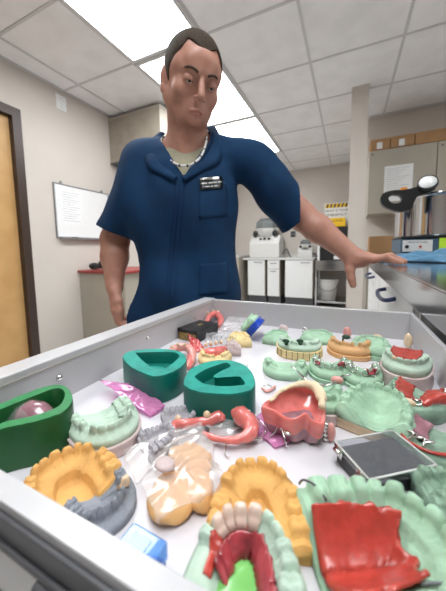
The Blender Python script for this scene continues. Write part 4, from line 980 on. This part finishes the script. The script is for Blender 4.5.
# ---------------------------------------------------------------- the man
A0, B0 = -.10, .87
YR_ = Matrix.Rotation(YAW, 3, 'Z')
root_loc = YR_ @ Vector((A0, B0, 0))
man = thing('person', 'man in blue short-sleeved jacket looking down, one hand on the steel counter', 'person', root_loc, YAW)
def Lc(x, y, b): return loc_b(x, y, b)-np.array([A0, B0, 0])
class Grid:
    def __init__(s, lx, ly, lz):
        s.l = [np.array(q, dtype=np.float32) for q in (lx, ly, lz)]; s.v = np.full([len(q) for q in s.l], .08, np.float32)
    def sub(s, lo, hi):
        sl = []
        for q, a, b in zip(s.l, lo, hi):
            i, j = np.searchsorted(q, a), np.searchsorted(q, b); sl.append(slice(max(0, i-1), min(len(q), j+1)))
        X, Y, Z = np.meshgrid(s.l[0][sl[0]], s.l[1][sl[1]], s.l[2][sl[2]], indexing='ij'); return tuple(sl), X, Y, Z
    def smin(s, sl, d, k):
        a = s.v[sl]
        if k <= 0: s.v[sl] = np.minimum(a, d); return
        h = np.clip(.5+.5*(a-d)/k, 0, 1); s.v[sl] = a*(1-h)+d*h-k*h*(1-h)
    def smax(s, sl, d, k):
        a = s.v[sl]; h = np.clip(.5-.5*(a-d)/k, 0, 1); s.v[sl] = a*(1-h)+d*h+k*h*(1-h)
    def cone(s, a, b, ra, rb, k=.01, sq=None):
        a, b = np.array(a, float), np.array(b, float); m = max(ra, rb)+k+.03
        sl, X, Y, Z = s.sub(np.minimum(a, b)-m, np.maximum(a, b)+m)
        ab = b-a; L2 = ab@ab+1e-12; t = np.clip(((X-a[0])*ab[0]+(Y-a[1])*ab[1]+(Z-a[2])*ab[2])/L2, 0, 1)
        dx, dy, dz = X-(a[0]+t*ab[0]), Y-(a[1]+t*ab[1]), Z-(a[2]+t*ab[2])
        s.smin(sl, np.sqrt(dx*dx+dy*dy+dz*dz)-(ra+(rb-ra)*t), k)
    def ell(s, c, r, k=.01, R=None, subt=False):
        c, r = np.array(c, float), np.array(r, float); m = max(r)+k+.03
        sl, X, Y, Z = s.sub(c-m, c+m); X, Y, Z = X-c[0], Y-c[1], Z-c[2]
        if R is not None: X, Y, Z = (R[0][0]*X+R[1][0]*Y+R[2][0]*Z, R[0][1]*X+R[1][1]*Y+R[2][1]*Z, R[0][2]*X+R[1][2]*Y+R[2][2]*Z)
        k0 = np.sqrt((X/r[0])**2+(Y/r[1])**2+(Z/r[2])**2)+1e-9; k1 = np.sqrt((X/r[0]**2)**2+(Y/r[1]**2)**2+(Z/r[2]**2)**2)+1e-9
        d = k0*(k0-1)/k1
        if subt: s.smax(sl, -d, k)
        else: s.smin(sl, d, k)
    def mesh(s):
        v = s.v; nx, ny, nz = [n-1 for n in v.shape]; ins = v < 0
        cnt = np.zeros((nx, ny, nz), np.int8)
        for i in (0, 1):
            for j in (0, 1):
                for k in (0, 1): cnt += ins[i:nx+i, j:ny+j, k:nz+k]
        act = np.argwhere((cnt > 0) & (cnt < 8)); idx = np.full((nx, ny, nz), -1, np.int64); idx[tuple(act.T)] = np.arange(len(act))
        pos = np.zeros((len(act), 3)); n = np.zeros(len(act)); cs = [(i, j, k) for i in (0, 1) for j in (0, 1) for k in (0, 1)]
        for a in cs:
            for ax in range(3):
                if a[ax]: continue
                b = list(a); b[ax] = 1
                va = v[act[:, 0]+a[0], act[:, 1]+a[1], act[:, 2]+a[2]]; vb = v[act[:, 0]+b[0], act[:, 1]+b[1], act[:, 2]+b[2]]
                m = (va < 0) != (vb < 0); t = np.where(m, va/(va-vb+1e-12), 0)
                p = np.array(a, float)[None].repeat(len(act), 0); p[:, ax] += t; pos[m] += p[m]; n[m] += 1
        pos /= n[:, None]; P = np.zeros_like(pos)
        for ax in range(3):
            f = act[:, ax]+pos[:, ax]; P[:, ax] = np.interp(f, np.arange(len(s.l[ax])), s.l[ax])
        faces = []
        for ax in range(3):
            o = [q for q in range(3) if q != ax]
            sl0 = [slice(1, n_) for n_ in (nx, ny, nz)]; sl0[ax] = slice(0, (nx, ny, nz)[ax]); sl1 = list(sl0); sl1[ax] = slice(1, (nx, ny, nz)[ax]+1)
            a, b = ins[tuple(sl0)], ins[tuple(sl1)]; e = np.argwhere(a != b); base = e.copy()
            for q in o: base[:, q] += 1
            fl = a[tuple(e.T)]
            def g(d0, d1):
                w = base.copy(); w[:, o[0]] -= d0; w[:, o[1]] -= d1; return idx[tuple(w.T)]
            Q = np.stack([g(0, 0), g(1, 0), g(1, 1), g(0, 1)], 1)
            if ax == 1: fl = ~fl
            Q[~fl] = Q[~fl][:, ::-1]; faces.append(Q)
        Fq = np.concatenate(faces)[:, ::-1]; Fq = Fq[(Fq >= 0).all(1)]
        me = bpy.data.meshes.new('body'); me.vertices.add(len(P)); me.vertices.foreach_set('co', P.astype(np.float32).ravel())
        me.loops.add(len(Fq)*4); me.polygons.add(len(Fq)); me.loops.foreach_set('vertex_index', Fq.astype(np.int32).ravel())
        me.polygons.foreach_set('loop_start', np.arange(0, len(Fq)*4, 4, dtype=np.int32)); me.polygons.foreach_set('loop_total', np.full(len(Fq), 4, np.int32))
        me.update(); me.validate(); return me, P
def lines(segs):
    out = [segs[0][0]]
    for a, b, h in segs:
        n = max(1, int(round((b-a)/h))); out += list(np.linspace(a, b, n+1)[1:])
    return out

# head frame
ty, tp, tr = math.radians(24), math.radians(24), math.radians(5)
HR = Matrix.Rotation(ty, 3, 'Z') @ Matrix.Rotation(tp, 3, 'X') @ Matrix.Rotation(tr, 3, 'Y')
HRn = np.array(HR)
eye = Lc(200.5, 83, .745)
HC = eye-HRn @ np.array([0, -.086, 0.0])
def H(x, y, z): return HC+HRn @ np.array([x, y, z])
def ax_sub(G, c, r, k, subt=False): G.ell(H(*c), r, k, HRn, subt)

# joints
shL, shR = Lc(142, 166, .885), Lc(250, 163, .885)
elL, wrL = Lc(115, 240, .89), Lc(114.5, 284, .835)
elR, wrR = Lc(301, 216, .90), Lc(348, 252, .815)
neckB = Lc(188, 152, .885)
G = Grid(lines([(-.40, -.28, .006), (-.28, -.20, .0045), (-.20, -.13, .0045), (-.13, .09, .0028), (.09, .33, .005), (.33, .62, .003)]),
         lines([(-.22, .06, .003), (.06, .16, .006)]),
         lines([(.0, .80, .012), (.80, .93, .0045), (.93, 1.10, .003), (1.10, 1.34, .0045), (1.34, 1.76, .0028)]))
# torso, pelvis and legs
chest = Lc(186, 205, .875); belly = Lc(184, 265, .875); hip = np.array([belly[0], .01, .88])
G.ell(chest, (.155, .095, .16), .02); G.ell(belly, (.14, .090, .15), .05); G.ell(hip, (.15, .10, .12), .05)
G.cone(shL, neckB, .052, .05, .04); G.cone(shR, neckB, .052, .05, .04)
for sx in (-1, 1):
    h0 = hip+np.array([sx*.08, 0, -.04]); k0 = np.array([hip[0]+sx*.10, -.0, .48]); a0 = np.array([hip[0]+sx*.11, .02, .09])
    G.cone(h0, k0, .082, .055, .03); G.cone(k0, a0, .055, .036, .02)
    G.cone(a0+np.array([0, .02, -.045]), a0+np.array([sx*.02, -.13, -.055]), .033, .028, .02)
# neck
G.cone(neckB+np.array([0, .0, 0]), H(0, .018, -.05), .060, .056, .03)
G.cone(neckB+np.array([0, -.03, -.02]), H(0, -.008, -.06), .042, .046, .03)
# arms
G.cone(shL, elL, .052, .043, .03); G.cone(elL, elL*.6+wrL*.4, .042, .040, .02); G.cone(elL*.6+wrL*.4, wrL, .040, .027, .02)
G.cone(shR, elR, .052, .044, .03); G.cone(elR, elR*.62+wrR*.38, .043, .042, .02); G.cone(elR*.62+wrR*.38, wrR, .041, .0285, .02)
def finger(P, R, k=.004):
    for a, b, r1, r2 in zip(P, P[1:], R, R[1:]): G.cone(a, b, r1, r2, k)
# his left hand on the counter (thumb off the edge)
def Wl(x, y, z):  # world -> figure frame
    v = YR_.transposed() @ (Vector((x, y, z))-root_loc); return np.array(v)
zc = CT
kn = [Wl(.066, .868, zc+.016), Wl(.078, .888, zc+.019), Wl(.078, .908, zc+.017), Wl(.072, .926, zc+.014)]
palm0 = wrR
for i, q in enumerate(kn):
    a = palm0+np.array([0, 0, -.004])+(q-kn[1])*.35; G.cone(a, q, .017, .0115, .014)
mid = (palm0*.55+kn[0]*.25+kn[1]*.2); G.ell(mid+np.array([0, 0, -.018]), (.030, .024, .020), .012)
tips = [((.096, .872, .024), (.117, .878, .013), (.134, .882, .0085)), ((.109, .896, .026), (.133, .904, .014), (.152, .909, .0085)), ((.107, .920, .024), (.130, .930, .013), (.147, .937, .0085)), ((.095, .942, .019), (.112, .952, .011), (.126, .960, .008))]
for q, tt in zip(kn, tips):
    finger([q]+[Wl(x, y, zc+z) for x, y, z in tt], [.0108, .0095, .0088, .0075])
th0 = palm0+np.array([.002, -.008, -.016]); th1 = Lc(350, 270, .79); th2 = Lc(351.5, 279, .782); th3 = Lc(353, 285, .778)
G.cone(th0, th1, .019, .0135, .012); finger([th1, th2, th3], [.0132, .0112, .0098])
# his right hand, hanging relaxed
hb = wrL; d = np.array([.004, -.012, -.078])
k0 = [hb+d+np.array([x, y, z]) for x, y, z in ((.010, -.030, .004), (.004, -.010, -.002), (-.003, .010, .0), (-.008, .028, .006))]
for q in k0: G.cone(hb+(q-k0[1])*.4+np.array([0, 0, -.012]), q, .018, .0125, .014)
for i, q in enumerate(k0):
    s_ = (1, 1.08, 1, .82)[i]
    finger([q, q+np.array([.010, -.004, -.034])*s_, q+np.array([.026, -.004, -.050])*s_, q+np.array([.040, -.002, -.050])*s_], [.0112, .0100, .0092, .0080])
finger([hb+np.array([.010, -.024, -.018]), hb+np.array([.024, -.040, -.048]), hb+np.array([.030, -.044, -.076]), hb+np.array([.032, -.042, -.094])], [.016, .0125, .0112, .0095], .008)
tgt = np.array(YR_.transposed() @ (Vector((-.02, .30, DZ))-root_loc)); GZ = HRn.T @ (tgt-H(0, -.08, 0)); GZ = GZ/np.linalg.norm(GZ)
# head
def hs(c, r, k=.01): G.ell(H(*c), r, k, HRn)
hs((0, .012, .042), (.0755, .095, .080), .012)
hs((0, -.022, .020), (.068, .068, .070), .02)
hs((0, -.030, -.036), (.0605, .057, .066), .02)
for sx in (-1, 1):
    G.cone(H(sx*.050, .0, -.040), H(sx*.022, -.060, -.084), .026, .021, .018)
    hs((sx*.043, -.060, -.026), (.018, .018, .018), .026)          # cheekbone
    G.cone(H(sx*.014, -.0885, .021), H(sx*.044, -.072, .020), .0075, .006, .012)   # brow ridge
    hs((sx*.052, -.045, .03), (.014, .02, .02), .012)
hs((0, -.082, -.091), (.020, .014, .013), .014)                   # chin
hs((0, -.078, .042), (.042, .014, .028), .016)                    # forehead
hs((0, -.076, -.064), (.032, .019, .024), .016)                   # muzzle
for sx in (-1, 1): G.ell(H(sx*.0305, -.0965, .002), (.0155, .012, .0105), .010, HRn, True)
G.cone(H(0, -.088, .012), H(0, -.110, -.030), .0070, .0090, .007)
G.cone(H(0, -.102, -.012), H(0, -.112, -.033), .0065, .0085, .006)
for sx in (-1, 1): hs((sx*.0110, -.100, -.036), (.0070, .0088, .0062), .004)
for sx in (-1, 1):
    G.ell(H(sx*.0065, -.106, -.0420), (.0032, .0045, .0028), .002, HRn, True)
    G.cone(H(0, -.0985, -.0635), H(sx*.017, -.0935, -.0665), .0042, .0028, .003)     # upper lip
    G.cone(H(0, -.0965, -.0735), H(sx*.014, -.0930, -.0715), .0050, .0028, .003)
G.ell(H(0, -.101, -.0683), (.020, .006, .0011), .0014, HRn, True)
for sx in (-1, 1):       # eyelids over the eyeballs, gaze down
    G.ell(H(sx*.0305, -.0800, .0005), (.0145, .0142, .0136), .003, HRn)
    G.ell(H(sx*.0305, -.0800, .0005)+HRn @ GZ*.0150, (.0118, .0068, .0033), .0012, HRn, True)
for sx in (-1, 1):       # ears
    E1 = np.array(HR @ Matrix.Rotation(sx*math.radians(-22), 3, 'Z') @ Matrix.Rotation(math.radians(-8), 3, 'X'))
    G.ell(H(sx*.0755, .012, .000), (.0070, .0175, .0290), .008, E1)
    G.ell(H(sx*.0860, .012, .002), (.0030, .0090, .0170), .003, E1, True)
    G.ell(H(sx*.0780, .004, -.028), (.0050, .0090, .0100), .006, E1)
me, P = G.mesh()
body = link('body', me, man, [M['skin'], M['lip']], True)
hp = (P-HC) @ HRn
lipm = (hp[:, 1] < -.088) & (np.abs(hp[:, 0]) < .0195) & (hp[:, 2] < -.0600+(-.003)*(np.abs(hp[:, 0])/.019)) & (hp[:, 2] > -.0780+.006*(np.abs(hp[:, 0])/.019))
fi = np.zeros(len(me.polygons)*4, np.int32); me.loops.foreach_get('vertex_index', fi); fi = fi.reshape(-1, 4)
me.polygons.foreach_set('material_index', lipm[fi].all(1).astype(np.int32))
sm = body.modifiers.new('s', 'SMOOTH'); sm.factor = .5; sm.iterations = 3
for sx in (-1, 1):
    c = Vector(H(sx*.0305, -.0800, .0005)); bm = bmesh.new(); ell(bm, (0, 0, 0), (.0126,)*3, 24, 16, HR.to_3x3()); bmesh.ops.translate(bm, vec=c, verts=bm.verts)
    eb = obj('eyeball', bm, M['eyew'], body, True)
    g = (HR @ Vector(GZ)).normalized(); bm = bmesh.new(); ell(bm, c+g*.0072, (.0062,)*3, 16, 10); obj('iris', bm, M['iris'], eb, True)
    pts = [Vector(H(sx*x, y, z)) for x, y, z in ((.013, -.0955, .0175), (.022, -.0970, .0215), (.034, -.0930, .0240), (.046, -.0805, .0215))]
    bm = bmesh.new(); tube(bm, smooth_pts(pts, 5, False), [.0016]+[.0033]*6+[.0030]*6+[.0022, .0016, .0008], 8); obj('eyebrow', bm, M['brow'], body, True)
    pts = [Vector(H(sx*x, y, z)) for x, y, z in [tuple(np.array([.0305, -.0800, .0005])+GZ*np.array([1 if sx > 0 else -1, 1, 1])*.0144+np.array([a_, abs(a_)*.42, .0022-abs(a_)*.16])) for a_ in (-.0105, -.004, .004, .0105)]]
    bm = bmesh.new(); tube(bm, smooth_pts(pts, 5, False), .0009, 6); obj('eyelashes', bm, M['brow'], body, True)
# hair
def frame_grid(lo, hi, h): return Grid(*[np.arange(a, b, h) for a, b in zip(lo, hi)])
G2 = frame_grid((-.10, -.11, -.09), (.10, .13, .15), .0028)
I3 = np.eye(3)
G2.ell((0, .012, .044), (.0785, .098, .0835), .01, I3); G2.ell((0, -.022, .022), (.0705, .0705, .0735), .02, I3)
G2.ell((0, .045, -.02), (.060, .052, .05), .02, I3)
X, Y, Z = np.meshgrid(*G2.l, indexing='ij')
front = .066+.012*(1-np.cos(np.clip(np.abs(X)/.046, 0, 1)*PI))*.85-.9*np.clip(np.abs(X)-.052, 0, 1)
sd = np.interp(Y, [-.075, -.058, -.046, -.030, -.018, -.006, .006, .02, .06, .10], [.085, .062, .036, .022, -.006, -.016, .006, .004, -.035, -.05])
bl = np.clip((np.abs(X)-.040)/.016, 0, 1)
side = front*(1-bl)+np.minimum(sd, front+.01)*bl
side = np.where(Y > -.02, sd, side)
G2.v = np.maximum(G2.v, (side-Z)*.6).astype(np.float32)
G2.v = (G2.v+np.float32(.0)).astype(np.float32)
me2, P2 = G2.mesh(); me2.vertices.foreach_set('co', (P2 @ HRn.T+HC).astype(np.float32).ravel()); me2.update()
hr = link('hair', me2, body, M['hair'], True); s_ = hr.modifiers.new('s', 'SMOOTH'); s_.iterations = 3

# ---- clothing
def cloth_grid(fn, segs, clipfn, mat_, name, parent=man, iters=2):
    g = Grid(*segs); fn(g); X, Y, Z = np.meshgrid(*g.l, indexing='ij'); g.v = clipfn(g.v, X, Y, Z).astype(np.float32)
    m_, P_ = g.mesh(); o = link(name, m_, parent, mat_, True); s = o.modifiers.new('s', 'SMOOTH'); s.iterations = iters; return o, P_
cuffL = Lc(120, 234, .87); cuffR = Lc(303, 213, .905)
upL = (elL-shL)/np.linalg.norm(elL-shL); upR = (elR-shR)/np.linalg.norm(elR-shR)
hem = .80
def shirt(g, grow=0):
    g.ell(chest+np.array([0, 0, .0]), (.178+grow, .118+grow, .185), .03)
    g.ell(belly+np.array([0, 0, -.02]), (.162+grow, .118+grow, .22), .09)
    g.ell(np.array([belly[0], .0, .84]), (.170+grow, .126+grow, .16), .09)
    g.cone(shL+np.array([.01, 0, .004]), neckB+np.array([-.02, 0, .004]), .060+grow, .056+grow, .04); g.cone(shR+np.array([-.01, 0, .004]), neckB+np.array([.02, 0, .004]), .060+grow, .056+grow, .04)
    g.cone(shL, shL+(elL-shL)*.55, .068+grow, .066+grow, .045); g.cone(shL+(elL-shL)*.55, elL+upL*.03, .066+grow, .070+grow, .02)
    g.cone(shR, shR+(elR-shR)*.55, .068+grow, .066+grow, .045); g.cone(shR+(elR-shR)*.5+np.array([0, 0, -.008]), elR+upR*.16+np.array([-.01, 0, -.020]), .066+grow, .080+grow, .03)
fx = float(neckB[0])
def nz(X, Y, Z):
    r = np.zeros_like(X)
    rs = np.random.RandomState(3)
    for k in range(9):
        f = rs.uniform(7, 20); a = rs.uniform(-.9, .9); ph = rs.uniform(0, 6)
        u = X*math.cos(a)+Z*math.sin(a)*.45; w = np.sin(f*u*2+ph+3*np.sin(Z*7+k)+1.5*np.sin(X*11+k*2))
        r += w/f*.45
    return r
# his right sleeve hangs with creases; the left pulls towards the counter
def shirt_clip(v, X, Y, Z):
    w = v+nz(X, Y, Z)*.13
    # pulls radiating from the reaching shoulder
    rx, rz = X-shR[0], Z-shR[2]; an = np.arctan2(rz, rx); rr = np.hypot(rx, rz)
    w += .0028*np.sin(an*12)*np.clip(1-rr/.30, 0, 1)*np.clip(rr/.08-.7, 0, 1)
    rx, rz = X-shL[0], Z-shL[2]; an = np.arctan2(rz, rx); rr = np.hypot(rx, rz)
    w += .0026*np.sin(an*11+1)*np.clip(1-rr/.28, 0, 1)*np.clip(rr/.08-.7, 0, 1)
    inner = w+.010; w = np.maximum(w, -inner)              # hollow cloth
    w = np.maximum(w, hem-Z)
    # cuffs
    cl = (X-cuffL[0])*upL[0]+(Y-cuffL[1])*upL[1]+(Z-cuffL[2])*upL[2]; msk = (X < shL[0]+.06) & (Z < shL[2]-.06) & (np.hypot(X-elL[0], Y-elL[1]) < .12)
    w = np.where(msk & (X < shL[0]+.045), np.maximum(w, cl), w)
    cr = (X-cuffR[0])*upR[0]+(Y-cuffR[1])*upR[1]+(Z-cuffR[2])*upR[2]
    w = np.where(X > shR[0]+.01, np.maximum(w, cr), w)
    # neck opening: round behind, V in front
    ncx, ncy, ncz = neckB; zz = Z-ncz
    ro = np.hypot(X-ncx, (Y-ncy+.008)*.95)-.064
    w = np.maximum(w, np.where(Z > ncz-.03, -np.minimum(ro, .5), -1))
    vv = np.abs(X-ncx)-.060*np.clip((zz+.105)/.10, 0, 1.2)
    w = np.where((Y < ncy-.02) & (zz > -.11), np.maximum(w, -vv), w)
    return w
segs = (lines([(-.42, .34, .0040)]), lines([(-.24, .18, .0040)]), lines([(.74, 1.46, .0040)]))
sh, SP = cloth_grid(lambda g: shirt(g), segs, shirt_clip, M['navy'], 'jacket', iters=8)
# tee shirt under the collar
def tee(g):
    g.ell(chest, (.165, .104, .172), .03); g.cone(shL+np.array([.03, 0, 0]), neckB, .055, .058, .04); g.cone(shR+np.array([-.03, 0, 0]), neckB, .055, .058, .04)
    g.cone(neckB, neckB*.5+H(0, .02, -.06)*.5, .064, .0615, .015)
def tee_clip(v, X, Y, Z):
    tz = neckB[2]+.012+(Y-neckB[1])*.55
    return np.maximum(np.maximum(v, -(v+.009)), np.maximum(Z-tz-.014, (neckB[2]-.17)-Z))
te, TP = cloth_grid(tee, (lines([(-.25, .22, .005)]), lines([(-.2, .16, .005)]), lines([(1.15, 1.48, .004)])), tee_clip, M['tee'], 'undershirt', iters=10)
# ray helper onto the jacket
bpy.context.view_layer.update()
from mathutils.bvhtree import BVHTree
def bvh_of(me_): return BVHTree.FromPolygons([v.co.copy() for v in me_.vertices], [tuple(p.vertices) for p in me_.polygons])
bv = bvh_of(sh.data)
def onto(x, z, off=.003, y0=-.5):
    h = bv.ray_cast(Vector((x, y0, z)), Vector((0, 1, 0)))
    return (h[0]+Vector((0, -off, 0))) if h[0] else Vector((x, -.09, z))
def cam_hit(px, py, off=.002, tree=None):
    o = YR_.transposed() @ (Vector((0, 0, EYE))-root_loc); d = YR_.transposed() @ ray(px, py).normalized()
    h = (tree or bv).ray_cast(o, d)
    return h[0]-d*off if h[0] else None
# collar leaves
tv = bvh_of(te.data)
def strip(name, inner, outer, m, th=.004, parent=sh):
    I, O = smooth_pts(inner, 6, False), smooth_pts(outer, 6, False); bm = bmesh.new(); rows = []
    for f in (0, .25, .5, .75, 1):
        rows.append([bm.verts.new(a.lerp(b, f)+Vector((0, -.004*math.sin(f*PI), .004*math.sin(f*PI)))) for a, b in zip(I, O)])
    for r1, r2 in zip(rows, rows[1:]):
        for i in range(len(r1)-1): bm.faces.new((r1[i], r1[i+1], r2[i+1], r2[i]))
    o = obj(name, bm, m, parent, True); solid(o, th, 0); return o
nb = Vector(neckB)
def cp(px, py, off, fall):
    q = cam_hit(px, py, off); return q if q else Vector(Lc(px, py, fall))
for side, I_, O_ in (('l', [(165, 134, .895), (159, 142, .85), (160, 155, .80), (167, 167, .775), (177, 178, .762)], [(158, 134, .90), (147, 144, .865), (146, 160, .80), (152, 170, .775), (175, 181, .760)]),
                     ('r', [(206, 128, .895), (211, 136, .85), (207, 153, .795), (196, 166, .770), (182, 178, .760)], [(216, 128, .90), (221, 140, .855), (221, 156, .80), (213, 166, .775), (184, 181, .758)])):
    inn = [Vector(Lc(x, y, b)) for x, y, b in I_]
    ot = []
    for x, y, b in O_:
        q = cam_hit(x, y, .010); v = Vector(Lc(x, y, b)); ot.append(q if q and abs(q.y-v.y) < .06 else v)
    strip('collar', inn, ot, M['navy'])
# zip placket, pocket, name tag
zp = [cam_hit(x, y, .002) for x, y in ((179, 184), (178.5, 200), (177, 216), (175, 236), (173, 256), (171, 280), (170, 296))]
zp = [q for q in zp if q]; bm = bmesh.new(); tube(bm, smooth_pts(zp, 5, False), .0014, 6); obj('zip', bm, M['navyd'], sh, True)
for off in (-4, 5):
    q = [cam_hit(x+off, y, .0012) for x, y in ((179, 186), (178.5, 200), (177, 216), (175, 236), (173, 256), (171, 280), (170, 296))]; q = [a for a in q if a]
    bm = bmesh.new(); tube(bm, smooth_pts(q, 5, False), .0009, 6); obj('placket_seam', bm, M['navyd'], sh, True)
def patch(name, quad, m, off=.003, n=10, th=.0015, parent=sh):
    bm = bmesh.new(); g = []
    for i in range(n+1):
        r = []
        for j in range(n+1):
            u, v = i/n, j/n; x = (quad[0][0]*(1-u)+quad[1][0]*u)*(1-v)+(quad[3][0]*(1-u)+quad[2][0]*u)*v; y = (quad[0][1]*(1-u)+quad[1][1]*u)*(1-v)+(quad[3][1]*(1-u)+quad[2][1]*u)*v
            r.append(bm.verts.new(cam_hit(x, y, off) or Vector(Lc(x, y, .77))))
        g.append(r)
    for i in range(n):
        for j in range(n): bm.faces.new((g[i][j], g[i+1][j], g[i+1][j+1], g[i][j+1]))
    o = obj(name, bm, m, parent, True); solid(o, th, 0); return o
patch('chest_pocket', [(198, 184), (226, 181), (228, 216), (199, 219)], M['navy'], .0018)
patch('side_pocket', [(199, 264), (229, 262), (229, 293), (199, 296)], M['navy'], .0015)
tg = patch('name_tag', [(199.5, 178.5), (222.5, 176.5), (223, 188), (200, 190)], M['black'], .006, 6)
patch('tag_clip', [(200, 178.3), (222, 176.3), (222, 178.6), (200, 180.4)], M['chrome'], .0085, 6, parent=tg)
for (x0, x1, y0, y1) in ((201, 207, 183.0, 182.6), (208.5, 217, 182.4, 181.6), (218, 221.5, 181.6, 181.2), (205, 209.5, 186.2, 185.9), (210.5, 213, 185.8, 185.6), (214, 217.5, 185.5, 185.2)):
    patch('tag_lettering', [(x0, y0), (x1, y1), (x1, y1+1.1), (x0, y0+1.1)], M['bucket'], .0075, 3, .0004, parent=tg)
# beaded cord
cordp = [(162, 138, .86), (163.5, 150, .80), (168, 158, .782), (176, 164, .768), (185, 166, .762), (194, 163, .764), (201, 156, .775), (205, 147, .795), (206.5, 137, .85)]
cpts = smooth_pts([Vector(Lc(*q)) for q in cordp]+[nb+Vector((.035, .055, .03)), nb+Vector((-.035, .055, .03))], 6, True)
cord = thing('beaded_cord', 'white beaded cord with dark joints hanging around the man\'s neck', 'cord', root_loc, YAW)
bm = bmesh.new(); tube(bm, cpts, .0031, 8, True); obj('string', bm, M['wbeads'], cord, True)
bm = bmesh.new()
for i in range(0, len(cpts)-1, 5):
    a, b = cpts[i], cpts[i+1]; d_ = (b-a).normalized(); tube(bm, [a, a+d_*.0012, a+d_*.0045, a+d_*.0057], [.0030, .0037, .0037, .0030], 10)
obj('beads', bm, M['black'], cord, True)
# trousers and shoes
def tr_(g):
    g.ell(hip, (.162, .112, .13), .05)
    for sx in (-1, 1):
        h0 = hip+np.array([sx*.08, 0, -.04]); k0 = np.array([hip[0]+sx*.10, 0, .48]); a0 = np.array([hip[0]+sx*.11, .02, .06]); g.cone(h0, k0, .096, .078, .03); g.cone(k0, a0, .078, .070, .03)
cloth_grid(tr_, (lines([(-.36, .26, .01)]), lines([(-.16, .16, .01)]), lines([(0, 1.06, .012)])), lambda v, X, Y, Z: np.maximum(np.maximum(v, -(v+.014)), np.maximum(Z-.95, .06-Z)), M['trouser'], 'trousers')
for sx in (-1, 1):
    bm = bmesh.new(); c = Vector((hip[0]+sx*.115, -.05, .045)); ell(bm, c, (.052, .145, .055), 20, 12)
    for v in bm.verts: v.co.z = max(v.co.z, .001)
    obj('shoe', bm, M['shoe'], man, True)
# ---------------------------------------------------------------- light and view
w = bpy.data.worlds.new('world'); bpy.context.scene.world = w; w.use_nodes = True
w.node_tree.nodes['Background'].inputs[0].default_value = (1, 1, 1, 1); w.node_tree.nodes['Background'].inputs[1].default_value = .3
vs = bpy.context.scene.view_settings; vs.view_transform = 'Standard'; vs.look = 'None'; vs.gamma = 1; vs.exposure = 1.3
